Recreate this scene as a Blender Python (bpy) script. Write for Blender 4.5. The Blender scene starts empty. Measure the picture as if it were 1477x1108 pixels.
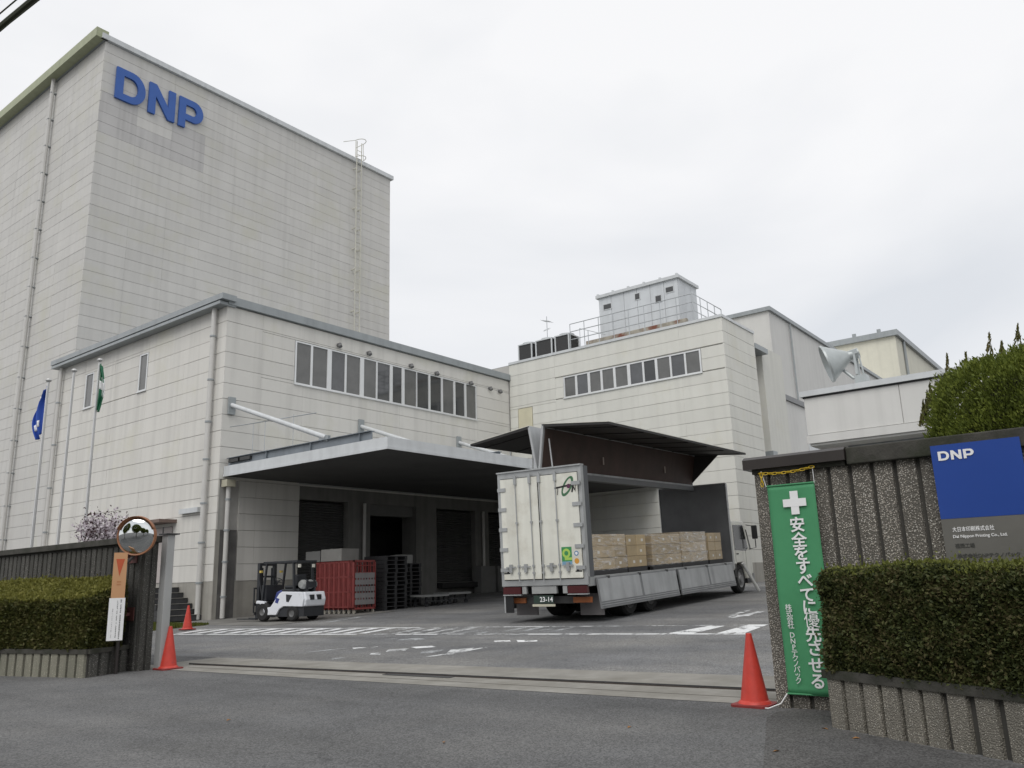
import bpy, math, random
import numpy as np
from mathutils import Vector, Matrix, Euler
random.seed(7); rng = np.random.default_rng(7)
SC = bpy.context.scene; COL = SC.collection
R_ = math.radians
# ------------------------------------------------------------------ camera
EYE = 1.3
YAW, TILT, ROLL, FPX = R_(37.591), R_(13.434), R_(-1.784), 1176.7
fw = np.array([math.cos(YAW)*math.cos(TILT), math.sin(YAW)*math.cos(TILT), math.sin(TILT)])
rt = np.cross(fw, [0, 0, 1]); rt /= np.linalg.norm(rt); up = np.cross(rt, fw)
rt, up = math.cos(ROLL)*rt + math.sin(ROLL)*up, -math.sin(ROLL)*rt + math.cos(ROLL)*up
CAMP = np.array([0, 0, EYE])
cam = bpy.data.cameras.new('camera'); cam.sensor_width = 36; cam.lens = FPX/1477*36
cam.clip_start = 0.1; cam.clip_end = 3000
co = bpy.data.objects.new('camera', cam); COL.objects.link(co)
co.matrix_world = Matrix(((rt[0], up[0], -fw[0], 0), (rt[1], up[1], -fw[1], 0), (rt[2], up[2], -fw[2], EYE), (0, 0, 0, 1)))
SC.camera = co
# ------------------------------------------------------------------ sky, sun, exposure
SUN_EL, SUN_AZ = R_(50), R_(196)          # direction the light comes from (world azimuth from +X)
w = bpy.data.worlds.new('World'); SC.world = w; w.use_nodes = True
nt = w.node_tree; nt.nodes.clear(); N = nt.nodes.new; L = nt.links.new
out = N('ShaderNodeOutputWorld'); bg = N('ShaderNodeBackground'); L(bg.outputs[0], out.inputs[0]); bg.inputs[1].default_value = 1.0
sky = N('ShaderNodeTexSky'); sky.sky_type = 'NISHITA'; sky.sun_disc = False
sky.sun_elevation = SUN_EL; sky.sun_rotation = math.pi/2 - SUN_AZ
sk = N('ShaderNodeVectorMath'); sk.operation = 'SCALE'; sk.inputs['Scale'].default_value = 0.09; L(sky.outputs[0], sk.inputs[0])
tc = N('ShaderNodeTexCoord'); mp = N('ShaderNodeMapping'); mp.inputs['Scale'].default_value = (1.0, 1.0, 2.6); mp.inputs['Location'].default_value = (1.7, -2.1, .37); L(tc.outputs['Generated'], mp.inputs[0])
nz = N('ShaderNodeTexNoise'); nz.inputs['Scale'].default_value = 1.5; nz.inputs['Detail'].default_value = 5; nz.inputs['Roughness'].default_value = .45; nz.inputs['Distortion'].default_value = .3
L(mp.outputs[0], nz.inputs[0])
cr = N('ShaderNodeValToRGB'); L(nz.outputs[0], cr.inputs[0])
cr.color_ramp.elements[0].position = .33; cr.color_ramp.elements[0].color = (.775, .80, .84, 1)
cr.color_ramp.elements[1].position = .62; cr.color_ramp.elements[1].color = (1.0, 1.0, 1.01, 1)
mx = N('ShaderNodeMixRGB'); mx.inputs[0].default_value = .93; L(sk.outputs[0], mx.inputs[1]); L(cr.outputs[0], mx.inputs[2]); L(mx.outputs[0], bg.inputs[0])
sun = bpy.data.lights.new('sun', 'SUN'); sun.energy = 1.5; sun.angle = R_(40); sun.color = (1, .97, .93)
so = bpy.data.objects.new('sun', sun); COL.objects.link(so)
sd = Vector((math.cos(SUN_EL)*math.cos(SUN_AZ), math.cos(SUN_EL)*math.sin(SUN_AZ), math.sin(SUN_EL)))
so.rotation_euler = sd.to_track_quat('Z', 'Y').to_euler(); so.location = (0, 0, 60)
SC.view_settings.view_transform = 'Standard'; SC.view_settings.look = 'None'; SC.view_settings.gamma = 1; SC.view_settings.exposure = 0.0
SC.view_settings.use_curve_mapping = False

# ------------------------------------------------------------------ pixel helpers (a pixel is a direction, the plane gives the distance)
def ray(x, y):
    return rt*(x-738.5)/FPX - up*(y-554.)/FPX + fw
def plane(x, y, ax, v):
    d = ray(x, y); return CAMP + d*(v-CAMP[ax])/d[ax]
def onX(x, y, v): return plane(x, y, 0, v)
def onY(x, y, v): return plane(x, y, 1, v)
def gz(X): return 0.0165*((min(X, 42)-10) + math.sqrt((min(X, 42)-10)**2 + 4)) - 0.0165*(math.sqrt(100+4)-10)
def ground(x, y):
    z = 0.0
    for i in range(150):
        p = plane(x, y, 2, z); z += .3*(gz(p[0])-z)
    return p
# ------------------------------------------------------------------ materials
MATS = {}
def mat(name, col, rough=.6, metal=0.0, var=.10, scale=2.0, bump=0.0, bscale=60.0, streak=0.0, rnd=0.0, coat=0.0, dirt=None, dscale=1.2, dlo=.5, dhi=.7, spec=.4, trans=0.0):
    if name in MATS: return MATS[name]
    m = bpy.data.materials.new(name); m.use_nodes = True; t = m.node_tree; n = t.nodes.new; l = t.links.new
    b = t.nodes['Principled BSDF']; b.inputs['Roughness'].default_value = rough; b.inputs['Metallic'].default_value = metal
    b.inputs['Specular IOR Level'].default_value = spec
    if coat: b.inputs['Coat Weight'].default_value = coat; b.inputs['Coat Roughness'].default_value = .12
    if trans: b.inputs['Transmission Weight'].default_value = trans
    geo = n('ShaderNodeNewGeometry')
    nz = n('ShaderNodeTexNoise'); nz.inputs['Scale'].default_value = scale; nz.inputs['Detail'].default_value = 6; nz.inputs['Roughness'].default_value = .6
    l(geo.outputs['Position'], nz.inputs['Vector'])
    mr = n('ShaderNodeMapRange'); mr.inputs[1].default_value = .3; mr.inputs[2].default_value = .7; mr.inputs[3].default_value = 1-var; mr.inputs[4].default_value = 1+var*.6
    l(nz.outputs[0], mr.inputs[0]); fac = mr.outputs[0]
    if rnd:
        oi = n('ShaderNodeObjectInfo'); ad = n('ShaderNodeMath'); ad.operation = 'ADD'; l(oi.outputs['Random'], ad.inputs[0]); l(geo.outputs['Random Per Island'], ad.inputs[1])
        fr = n('ShaderNodeMath'); fr.operation = 'FRACT'; l(ad.outputs[0], fr.inputs[0])
        m2 = n('ShaderNodeMapRange'); m2.inputs[3].default_value = 1-rnd; m2.inputs[4].default_value = 1+rnd*.5; l(fr.outputs[0], m2.inputs[0])
        mu = n('ShaderNodeMath'); mu.operation = 'MULTIPLY'; l(fac, mu.inputs[0]); l(m2.outputs[0], mu.inputs[1]); fac = mu.outputs[0]
    if streak:
        ma = n('ShaderNodeMapping'); ma.inputs['Scale'].default_value = (3.2, 3.2, .13); l(geo.outputs['Position'], ma.inputs[0])
        n2 = n('ShaderNodeTexNoise'); n2.inputs['Scale'].default_value = 1.0; n2.inputs['Detail'].default_value = 5; l(ma.outputs[0], n2.inputs['Vector'])
        m3 = n('ShaderNodeMapRange'); m3.inputs[1].default_value = .46; m3.inputs[2].default_value = .72; m3.inputs[3].default_value = 1; m3.inputs[4].default_value = 1-streak; l(n2.outputs[0], m3.inputs[0])
        mu = n('ShaderNodeMath'); mu.operation = 'MULTIPLY'; l(fac, mu.inputs[0]); l(m3.outputs[0], mu.inputs[1]); fac = mu.outputs[0]
    sc = n('ShaderNodeVectorMath'); sc.operation = 'SCALE'; sc.inputs[0].default_value = col; l(fac, sc.inputs['Scale']); cs = sc.outputs[0]
    if dirt:
        n3 = n('ShaderNodeTexNoise'); n3.inputs['Scale'].default_value = dscale; n3.inputs['Detail'].default_value = 8; n3.inputs['Roughness'].default_value = .65; l(geo.outputs['Position'], n3.inputs['Vector'])
        m4 = n('ShaderNodeMapRange'); m4.inputs[1].default_value = dlo; m4.inputs[2].default_value = dhi; l(n3.outputs[0], m4.inputs[0])
        mx = n('ShaderNodeMixRGB'); l(m4.outputs[0], mx.inputs[0]); l(cs, mx.inputs[1]); mx.inputs[2].default_value = (*dirt, 1); cs = mx.outputs[0]
    l(cs, b.inputs['Base Color'])
    if bump:
        n4 = n('ShaderNodeTexNoise'); n4.inputs['Scale'].default_value = bscale; n4.inputs['Detail'].default_value = 4; l(geo.outputs['Position'], n4.inputs['Vector'])
        bp = n('ShaderNodeBump'); bp.inputs['Strength'].default_value = bump; bp.inputs['Distance'].default_value = .01; l(n4.outputs[0], bp.inputs['Height']); l(bp.outputs[0], b.inputs['Normal'])
    MATS[name] = m; return m
def asphalt(name, base, patch, agg=.6):
    m = mat(name, base, rough=.88, var=.22, scale=.8, bump=.5, bscale=110, dirt=patch, dscale=.35, dlo=.42, dhi=.68, spec=.25)
    t = m.node_tree; n = t.nodes.new; l = t.links.new; b = t.nodes['Principled BSDF']
    src = b.inputs['Base Color'].links[0].from_socket
    geo = n('ShaderNodeNewGeometry'); v = n('ShaderNodeTexVoronoi'); v.inputs['Scale'].default_value = 85; l(geo.outputs['Position'], v.inputs['Vector'])
    sx = n('ShaderNodeSeparateColor'); l(v.outputs['Color'], sx.inputs[0])
    mr = n('ShaderNodeMapRange'); mr.inputs[3].default_value = 1-agg*.5; mr.inputs[4].default_value = 1+agg*.6; l(sx.outputs[0], mr.inputs[0])
    s = n('ShaderNodeVectorMath'); s.operation = 'SCALE'; l(src, s.inputs[0]); l(mr.outputs[0], s.inputs['Scale'])
    # long tyre-worn streaks and cracks
    ma = n('ShaderNodeMapping'); ma.inputs['Scale'].default_value = (.9, .12, 1); ma.inputs['Rotation'].default_value = (0, 0, .1); l(geo.outputs['Position'], ma.inputs[0])
    n2 = n('ShaderNodeTexNoise'); n2.inputs['Scale'].default_value = 1.1; n2.inputs['Detail'].default_value = 5; l(ma.outputs[0], n2.inputs['Vector'])
    m2 = n('ShaderNodeMapRange'); m2.inputs[1].default_value = .3; m2.inputs[2].default_value = .7; m2.inputs[3].default_value = .80; m2.inputs[4].default_value = 1.16; l(n2.outputs[0], m2.inputs[0])
    s2 = n('ShaderNodeVectorMath'); s2.operation = 'SCALE'; l(s.outputs[0], s2.inputs[0]); l(m2.outputs[0], s2.inputs['Scale'])
    wv = n('ShaderNodeTexVoronoi'); wv.feature = 'DISTANCE_TO_EDGE'; wv.inputs['Scale'].default_value = .22
    nd = n('ShaderNodeTexNoise'); nd.inputs['Scale'].default_value = 1.3; nd.inputs['Detail'].default_value = 6; l(geo.outputs['Position'], nd.inputs['Vector'])
    va = n('ShaderNodeVectorMath'); va.operation = 'ADD'; l(geo.outputs['Position'], va.inputs[0]); l(nd.outputs['Color'], va.inputs[1]); l(va.outputs[0], wv.inputs['Vector'])
    m3 = n('ShaderNodeMapRange'); m3.inputs[1].default_value = 0; m3.inputs[2].default_value = .004; m3.inputs[3].default_value = .74; m3.inputs[4].default_value = 1; l(wv.outputs['Distance'], m3.inputs[0])
    s3 = n('ShaderNodeVectorMath'); s3.operation = 'SCALE'; l(s2.outputs[0], s3.inputs[0]); l(m3.outputs[0], s3.inputs['Scale'])
    l(s3.outputs[0], b.inputs['Base Color']); return m
def aggregate(name, mortar, peb, scale=55, dirt=(.03, .032, .028), amount=.75, spk=.62):
    m = bpy.data.materials.new(name); m.use_nodes = True; t = m.node_tree; n = t.nodes.new; l = t.links.new; b = t.nodes['Principled BSDF']
    b.inputs['Roughness'].default_value = .85; b.inputs['Specular IOR Level'].default_value = .3
    geo = n('ShaderNodeNewGeometry'); v = n('ShaderNodeTexVoronoi'); v.inputs['Scale'].default_value = scale; l(geo.outputs['Position'], v.inputs['Vector'])
    sx = n('ShaderNodeSeparateColor'); l(v.outputs['Color'], sx.inputs[0])
    cr = n('ShaderNodeValToRGB'); e = cr.color_ramp.elements; e[0].position = 0; e[0].color = (*[c*.55 for c in peb], 1); e[1].position = spk; e[1].color = (*[c*.9 for c in peb], 1)
    e2 = e.new(spk+.2); e2.color = (*[min(1, c*1.9) for c in peb], 1); e3 = e.new(1.0); e3.color = (.62, .6, .55, 1); l(sx.outputs[0], cr.inputs[0])
    dm = n('ShaderNodeMapRange'); dm.inputs[1].default_value = .25; dm.inputs[2].default_value = .5; l(v.outputs['Distance'], dm.inputs[0])
    mx = n('ShaderNodeMixRGB'); l(dm.outputs[0], mx.inputs[0]); l(cr.outputs[0], mx.inputs[1]); mx.inputs[2].default_value = (*mortar, 1)
    ma = n('ShaderNodeMapping'); ma.inputs['Scale'].default_value = (2.2, 2.2, .5); l(geo.outputs['Position'], ma.inputs[0])
    n3 = n('ShaderNodeTexNoise'); n3.inputs['Scale'].default_value = 1.2; n3.inputs['Detail'].default_value = 8; l(ma.outputs[0], n3.inputs['Vector'])
    m4 = n('ShaderNodeMapRange'); m4.inputs[1].default_value = .38; m4.inputs[2].default_value = .66; m4.inputs[4].default_value = amount; l(n3.outputs[0], m4.inputs[0])
    m5 = n('ShaderNodeMixRGB'); l(m4.outputs[0], m5.inputs[0]); l(mx.outputs[0], m5.inputs[1]); m5.inputs[2].default_value = (*dirt, 1)
    l(m5.outputs[0], b.inputs['Base Color'])
    bp = n('ShaderNodeBump'); bp.inputs['Strength'].default_value = .8; bp.inputs['Distance'].default_value = .012; bp.invert = True; l(v.outputs['Distance'], bp.inputs['Height']); l(bp.outputs[0], b.inputs['Normal'])
    MATS[name] = m; return m
def worn_paint(name, col, lo, hi, scale=3.0):
    m = mat(name, col, rough=.7, var=.15, scale=5)
    t = m.node_tree; n = t.nodes.new; l = t.links.new; b = t.nodes['Principled BSDF']
    geo = n('ShaderNodeNewGeometry'); nz = n('ShaderNodeTexNoise'); nz.inputs['Scale'].default_value = scale; nz.inputs['Detail'].default_value = 9; nz.inputs['Roughness'].default_value = .72
    l(geo.outputs['Position'], nz.inputs['Vector'])
    mr = n('ShaderNodeMapRange'); mr.inputs[1].default_value = lo; mr.inputs[2].default_value = hi; l(nz.outputs[0], mr.inputs[0]); l(mr.outputs[0], b.inputs['Alpha'])
    return m
def leafmat(name, cols, rough=.65):
    m = bpy.data.materials.new(name); m.use_nodes = True; t = m.node_tree; n = t.nodes.new; l = t.links.new; b = t.nodes['Principled BSDF']
    b.inputs['Roughness'].default_value = rough; b.inputs['Specular IOR Level'].default_value = .3
    geo = n('ShaderNodeNewGeometry'); nz = n('ShaderNodeTexNoise'); nz.inputs['Scale'].default_value = 5; nz.inputs['Detail'].default_value = 3; l(geo.outputs['Position'], nz.inputs['Vector'])
    ad = n('ShaderNodeMath'); ad.operation = 'MULTIPLY_ADD'; l(geo.outputs['Random Per Island'], ad.inputs[0]); ad.inputs[1].default_value = .5; 
    s = n('ShaderNodeMapRange'); s.inputs[1].default_value = .3; s.inputs[2].default_value = .7; s.inputs[4].default_value = .5; l(nz.outputs[0], s.inputs[0]); l(s.outputs[0], ad.inputs[2])
    cr = n('ShaderNodeValToRGB'); el = cr.color_ramp.elements
    el[0].position = 0; el[0].color = (*cols[0], 1); el[1].position = 1; el[1].color = (*cols[-1], 1)
    for i, c in enumerate(cols[1:-1]): e = el.new((i+1)/(len(cols)-1)); e.color = (*c, 1)
    l(ad.outputs[0], cr.inputs[0]); l(cr.outputs[0], b.inputs['Base Color'])
    tr = n('ShaderNodeBsdfTranslucent'); l(cr.outputs[0], tr.inputs[0]); ms = n('ShaderNodeMixShader'); ms.inputs[0].default_value = .25
    l(b.outputs[0], ms.inputs[1]); l(tr.outputs[0], ms.inputs[2]); l(ms.outputs[0], t.nodes['Material Output'].inputs[0])
    MATS[name] = m; return m

PANEL = mat('pale_wall_panel', (.655, .64, .60), rough=.72, var=.04, scale=.7, streak=.13, rnd=.035, bump=.08, bscale=30, dirt=(.60, .585, .50), dscale=.5, dlo=.55, dhi=.8)
PANEL2 = mat('office_wall_panel', (.655, .65, .60), rough=.72, var=.04, scale=.7, streak=.07, rnd=.03, bump=.08, bscale=30, dirt=(.60, .585, .49), dscale=.5, dlo=.55, dhi=.8)
PANELT = mat('tower_wall_panel', (.575, .565, .54), rough=.72, var=.05, scale=.6, streak=.09, rnd=.04, bump=.08, bscale=30, dirt=(.53, .52, .455), dscale=.5, dlo=.5, dhi=.75)
PANELD = mat('faded_wall_panel', (.515, .505, .495), rough=.75, var=.06, scale=.9, streak=.15, rnd=.04)
CORE = mat('wall_joint_sealant', (.45, .44, .415), rough=.85)
PLINTH = mat('painted_concrete_plinth', (.36, .345, .31), rough=.85, var=.15, scale=1.5, streak=.25, bump=.15, bscale=50)
METAL = mat('grey_coated_metal', (.31, .335, .345), rough=.42, var=.08, scale=2, streak=.12)
METALP = mat('pale_painted_metal', (.58, .60, .61), rough=.4, var=.06, scale=3, streak=.12)
EAVE = mat('olive_grey_gutter', (.36, .385, .25), rough=.5, var=.1, streak=.1)
STEEL = mat('galvanised_steel', (.46, .48, .49), rough=.38, metal=.5, var=.12, scale=6)
DSTEEL = mat('dark_steel', (.05, .05, .05), rough=.5, var=.2, scale=6)
PIPE = mat('cream_pipe', (.56, .55, .525), rough=.45, var=.06, streak=.12)
GLASS = mat('window_glass', (.045, .047, .048), rough=.06, var=.25, scale=1.2, spec=.75)
GLASSB = mat('window_with_blind', (.125, .125, .12), rough=.12, var=.15, scale=2, spec=.7)
GLASSC = mat('window_reflecting', (.075, .078, .082), rough=.04, var=.4, scale=.9, spec=.9)
ALU = mat('aluminium_frame', (.70, .71, .71), rough=.4, metal=.3, var=.06)
LETTER = mat('blue_letter', (.035, .11, .38), rough=.4, var=.08)
WHITE = mat('white_print', (.82, .82, .82), rough=.5, var=.03)
BLACK = mat('black_paint', (.02, .02, .021), rough=.5, var=.15)
RUBBER = mat('tyre_rubber', (.022, .022, .022), rough=.85, var=.25, scale=8, bump=.3, bscale=40)
CONCR = mat('pale_concrete', (.275, .265, .24), rough=.9, var=.2, scale=2.5, bump=.4, bscale=70, dirt=(.19, .18, .155), dscale=1.1, dlo=.42, dhi=.7)
PATCH = asphalt('new_asphalt', (.088, .087, .086), (.115, .112, .107), .9)
ROAD = asphalt('road_asphalt', (.116, .117, .118), (.148, .147, .144), .8)
YARD = asphalt('yard_asphalt', (.158, .160, .163), (.212, .208, .198), .9)
# ------------------------------------------------------------------ mesh helpers
class MB:
    def __init__(s): s.v = []; s.f = []
    def add(s, vs, fs):
        o = len(s.v); s.v += [tuple(map(float, p)) for p in vs]; s.f += [tuple(i+o for i in f) for f in fs]; return s
    def box(s, x0, x1, y0, y1, z0, z1):
        return s.add([(x, y, z) for z in (z0, z1) for y in (y0, y1) for x in (x0, x1)], [(0, 2, 3, 1), (4, 5, 7, 6), (0, 1, 5, 4), (2, 6, 7, 3), (0, 4, 6, 2), (1, 3, 7, 5)])
    def bar(s, a, b, wd, ht, upv=(0, 0, 1)):
        a = Vector(a); b = Vector(b); d = (b-a).normalized(); u = Vector(upv)
        if abs(d.dot(u)) > .98: u = Vector((1, 0, 0))
        r = d.cross(u).normalized()*wd/2; q = r.cross(d).normalized()*ht/2
        vs = [p+i*r+j*q for p in (a, b) for j in (-1, 1) for i in (-1, 1)]
        return s.add(vs, [(0, 1, 3, 2), (4, 6, 7, 5), (0, 4, 5, 1), (2, 3, 7, 6), (0, 2, 6, 4), (1, 5, 7, 3)])
    def tube(s, pts, r, n=10, caps=True, r2=None):
        pts = [Vector(p) for p in pts]; k = len(pts); rings = []
        for i, p in enumerate(pts):
            d = (pts[min(i+1, k-1)]-pts[max(i-1, 0)]).normalized(); u = Vector((0, 0, 1)) if abs(d.z) < .9 else Vector((1, 0, 0))
            a = d.cross(u).normalized(); b = d.cross(a); rr = r if r2 is None else r+(r2-r)*i/(k-1)
            rings.append([p+(a*math.cos(2*math.pi*j/n)+b*math.sin(2*math.pi*j/n))*rr for j in range(n)])
        fs = [(i*n+j, i*n+(j+1) % n, (i+1)*n+(j+1) % n, (i+1)*n+j) for i in range(k-1) for j in range(n)]
        if caps: fs += [tuple(range(n))[::-1], tuple((k-1)*n+j for j in range(n))]
        return s.add([p for r_ in rings for p in r_], fs)
    def lathe(s, prof, c=(0, 0, 0), axis=(0, 0, 1), n=28):
        ax = Vector(axis).normalized(); u = Vector((1, 0, 0)) if abs(ax.x) < .9 else Vector((0, 1, 0)); a = ax.cross(u).normalized(); b = ax.cross(a); c = Vector(c)
        vs = [c+ax*h+(a*math.cos(2*math.pi*j/n)+b*math.sin(2*math.pi*j/n))*r for r, h in prof for j in range(n)]
        return s.add(vs, [(i*n+j, i*n+(j+1) % n, (i+1)*n+(j+1) % n, (i+1)*n+j) for i in range(len(prof)-1) for j in range(n)])
    def prism(s, poly, fn, t0, t1):
        """polygon (a,b) list extruded; fn(a,b,t)->xyz"""
        n = len(poly); vs = [fn(a, b, t0) for a, b in poly]+[fn(a, b, t1) for a, b in poly]
        return s.add(vs, [tuple(range(n))[::-1], tuple(range(n, 2*n))]+[(i, (i+1) % n, n+(i+1) % n, n+i) for i in range(n)])
    def quad(s, a, b, c, d): return s.add([a, b, c, d], [(0, 1, 2, 3)])
    def mesh(s, name, m, smooth=False):
        me = bpy.data.meshes.new(name); me.from_pydata(s.v, [], s.f); me.validate()
        import bmesh
        bm = bmesh.new(); bm.from_mesh(me); bmesh.ops.recalc_face_normals(bm, faces=bm.faces[:]); bm.to_mesh(me); bm.free()
        if smooth:
            me.polygons.foreach_set('use_smooth', [True]*len(me.polygons)); 
            try: me.set_sharp_from_angle(angle=R_(35))
            except Exception: pass
        me.materials.append(m); return me
    def build(s, name, m, parent=None, smooth=False, bevel=0.0, local=False, label=None, kind=None):
        return link(name, s.mesh(name, m, smooth), parent, bevel, local, label, kind)
WM = {}
def wmat(o): return WM.get(o.name, Matrix())
def link(name, me, parent=None, bevel=0.0, local=False, label=None, kind=None, M=None):
    o = bpy.data.objects.new(name, me); COL.objects.link(o)
    if M is not None: o.matrix_basis = M
    if parent is not None:
        o.parent = parent; pm = wmat(parent)
        if not local: o.matrix_parent_inverse = pm.inverted()
        WM[o.name] = pm if local else Matrix()
    if bevel:
        b = o.modifiers.new('bevel', 'BEVEL'); b.width = bevel; b.segments = 2; b.limit_method = 'ANGLE'; b.angle_limit = R_(40)
    if label: o['label'] = label
    if kind: o['kind'] = kind
    return o
def tag(o, label, cat, group=None):
    o['label'] = label; o['category'] = cat
    if group: o['group'] = group
    return o
def thing(name, loc, label, cat, group=None, rot=(0, 0, 0)):
    o = bpy.data.objects.new(name, None); COL.objects.link(o); o.location = loc; o.rotation_euler = rot; o.empty_display_size = .2
    WM[o.name] = Matrix.Translation(loc) @ Euler(rot).to_matrix().to_4x4(); return tag(o, label, cat, group)
def dup(o, loc, label=None, rotz=None, parent=None):
    c = o.copy(); COL.objects.link(c)
    if parent is None:
        c.location = loc
        if rotz is not None: c.rotation_euler = (o.rotation_euler.x, o.rotation_euler.y, rotz)
        WM[c.name] = Matrix.Translation(loc) @ c.rotation_euler.to_matrix().to_4x4()
        if label: c['label'] = label
    else: c.parent = parent
    for ch in o.children: dup(ch, None, parent=c)
    return c
def struct(o): o['kind'] = 'structure'; return o
UNIT = {}
def unit_box(m):
    if m.name not in UNIT: UNIT[m.name] = MB().box(-.5, .5, -.5, .5, -.5, .5).mesh('panel', m)
    return UNIT[m.name]
def piece(name, m, parent, x0, x1, y0, y1, z0, z1):
    """one alike piece: a shared unit box, scaled"""
    M = Matrix.Translation(((x0+x1)/2, (y0+y1)/2, (z0+z1)/2)) @ Matrix.Diagonal((abs(x1-x0), abs(y1-y0), abs(z1-z0), 1))
    return link(name, unit_box(m), parent, M=M)
def cut(rects, hole):
    a0, a1, b0, b1 = hole; res = []
    for x0, x1, y0, y1 in rects:
        if a0 >= x1 or a1 <= x0 or b0 >= y1 or b1 <= y0: res.append((x0, x1, y0, y1)); continue
        if b1 < y1: res.append((x0, x1, b1, y1))
        if b0 > y0: res.append((x0, x1, y0, b0))
        m0, m1 = max(b0, y0), min(b1, y1)
        if a0 > x0: res.append((x0, a0, m0, m1))
        if a1 < x1: res.append((a1, x1, m0, m1))
    return [r for r in res if r[1]-r[0] > .05 and r[3]-r[2] > .05]
GAPH, GAPV = .0075, .0018
def panels(parent, axis, pos, us, zs, holes=(), m=PANEL, th=.06, special=None, limit=300, count=None):
    """panel cladding on plane axis=pos facing the negative axis; us/zs = joint positions"""
    todo = []
    for u0, u1 in zip(us[:-1], us[1:]):
        for z0, z1 in zip(zs[:-1], zs[1:]):
            rs = [(u0, u1, z0, z1)]
            for h in holes: rs = cut(rs, h)
            todo += rs
    def size(r):
        c = np.array([pos, (r[0]+r[1])/2, (r[2]+r[3])/2]) if axis == 0 else np.array([(r[0]+r[1])/2, pos, (r[2]+r[3])/2])
        d = c-CAMP; return -(r[1]-r[0])*(r[3]-r[2])*abs(d[axis])/np.linalg.norm(d)**3
    todo.sort(key=size); rest = MB()
    for i, (u0, u1, z0, z1) in enumerate(todo):
        mm = m
        if special and special(u0, u1, z0, z1): mm = PANELD
        t = th+random.uniform(-.004, .004)
        b = (pos-t, pos, u0+GAPV, u1-GAPV) if axis == 0 else (u0+GAPV, u1-GAPV, pos-t, pos)
        if i < limit: piece('panel', mm, parent, *b, z0+GAPH, z1-GAPH)
        else: rest.box(*b, z0+GAPH, z1-GAPH)
    if rest.v: rest.build('panel_field', m, parent, kind='stuff')
ORD = ['lowest', 'second', 'third', 'fourth', 'fifth', 'sixth', 'seventh', 'eighth', 'ninth', 'tenth', 'eleventh', 'twelfth', 'topmost']
def steps(a, b, n): return [a+(b-a)*i/n for i in range(n+1)]
def text_mesh(s, size, m, bold=0.0, ext=.002, vertical=False):
    cu = bpy.data.curves.new('lettering', 'FONT'); cu.body = s; cu.size = size; cu.align_x = 'CENTER'; cu.align_y = 'CENTER'; cu.extrude = ext; cu.offset = bold; cu.resolution_u = 3
    o = bpy.data.objects.new('tmp', cu); COL.objects.link(o); dg = bpy.context.evaluated_depsgraph_get(); dg.update()
    me = bpy.data.meshes.new_from_object(o.evaluated_get(dg)); bpy.data.objects.remove(o); bpy.data.curves.remove(cu)
    me.name = 'lettering'; me.materials.clear(); me.materials.append(m); return me
def DNP_poly():
    """bold D, N, P outlines (unit height 1), each a list of rings (outer, hole)"""
    def arc(cx, cy, rx, ry, a0, a1, n=12): return [(cx+rx*math.cos(R_(a0+(a1-a0)*i/n)), cy+ry*math.sin(R_(a0+(a1-a0)*i/n))) for i in range(n+1)]
    D = ([(0, 0)]+arc(.50, .5, .46, .5, -90, 90)+[(0, 1)], [(.24, .21)]+arc(.47, .5, .25, .29, -90, 90)+[(.24, .79)])
    Nn = ([(0, 0), (.235, 0), (.235, .60), (.68, 0), (.91, 0), (.91, 1), (.675, 1), (.675, .40), (.235, 1), (0, 1)], None)
    P = ([(0, 0), (.24, 0), (.24, .28), (.5, .28)]+arc(.52, .635, .36, .365, -90, 90)+[(0, 1)], [(.24, .48)]+arc(.48, .635, .155, .155, -90, 90)+[(.24, .79)])
    return [(D, 0), (Nn, 1.10), (P, 2.17)]
def letter_mesh(ring, hole, fn, t0, t1, m):
    import bmesh
    bm = bmesh.new()
    for t in (t0, t1):
        edges = []
        for rg in (ring, hole):
            if not rg: continue
            vs = [bm.verts.new(fn(a, b, t)) for a, b in rg]; edges += [bm.edges.new((vs[i], vs[(i+1) % len(vs)])) for i in range(len(vs))]
        bmesh.ops.triangle_fill(bm, use_beauty=True, edges=edges)
    for rg in (ring, hole):
        if not rg: continue
        A = [bm.verts.new(fn(a, b, t0)) for a, b in rg]; B = [bm.verts.new(fn(a, b, t1)) for a, b in rg]; n = len(rg)
        for i in range(n): bm.faces.new((A[i], A[(i+1) % n], B[(i+1) % n], B[i]))
    bmesh.ops.remove_doubles(bm, verts=bm.verts[:], dist=1e-5); bmesh.ops.recalc_face_normals(bm, faces=bm.faces[:])
    me = bpy.data.meshes.new('letter'); bm.to_mesh(me); bm.free(); me.materials.append(m); return me
def leaves_mesh(name, P, D, size, m, aspect=.45, jitter=.7, sizevar=.5, bend=.25):
    """P points, D main directions -> one folded quad leaf per point"""
    n = len(P); D = D+rng.normal(0, jitter, (n, 3)); D /= np.linalg.norm(D, axis=1)[:, None]+1e-9
    S = np.cross(D, rng.normal(0, 1, (n, 3))); S /= np.linalg.norm(S, axis=1)[:, None]+1e-9
    Nn = np.cross(D, S); ln = size*(1+rng.uniform(-sizevar, sizevar, n))[:, None]; wd = ln*aspect
    v = np.stack([P-D*ln*.5, P+S*wd*.5+Nn*ln*bend*.3, P+D*ln*.5, P-S*wd*.5+Nn*ln*bend*.3], 1).reshape(-1, 3)
    me = bpy.data.meshes.new(name); me.vertices.add(4*n); me.vertices.foreach_set('co', v.astype(np.float32).ravel())
    me.loops.add(4*n); me.loops.foreach_set('vertex_index', np.arange(4*n, dtype=np.int32))
    me.polygons.add(n); me.polygons.foreach_set('loop_start', np.arange(0, 4*n, 4, dtype=np.int32))
    me.update(calc_edges=True); me.materials.append(m); return me
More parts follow.
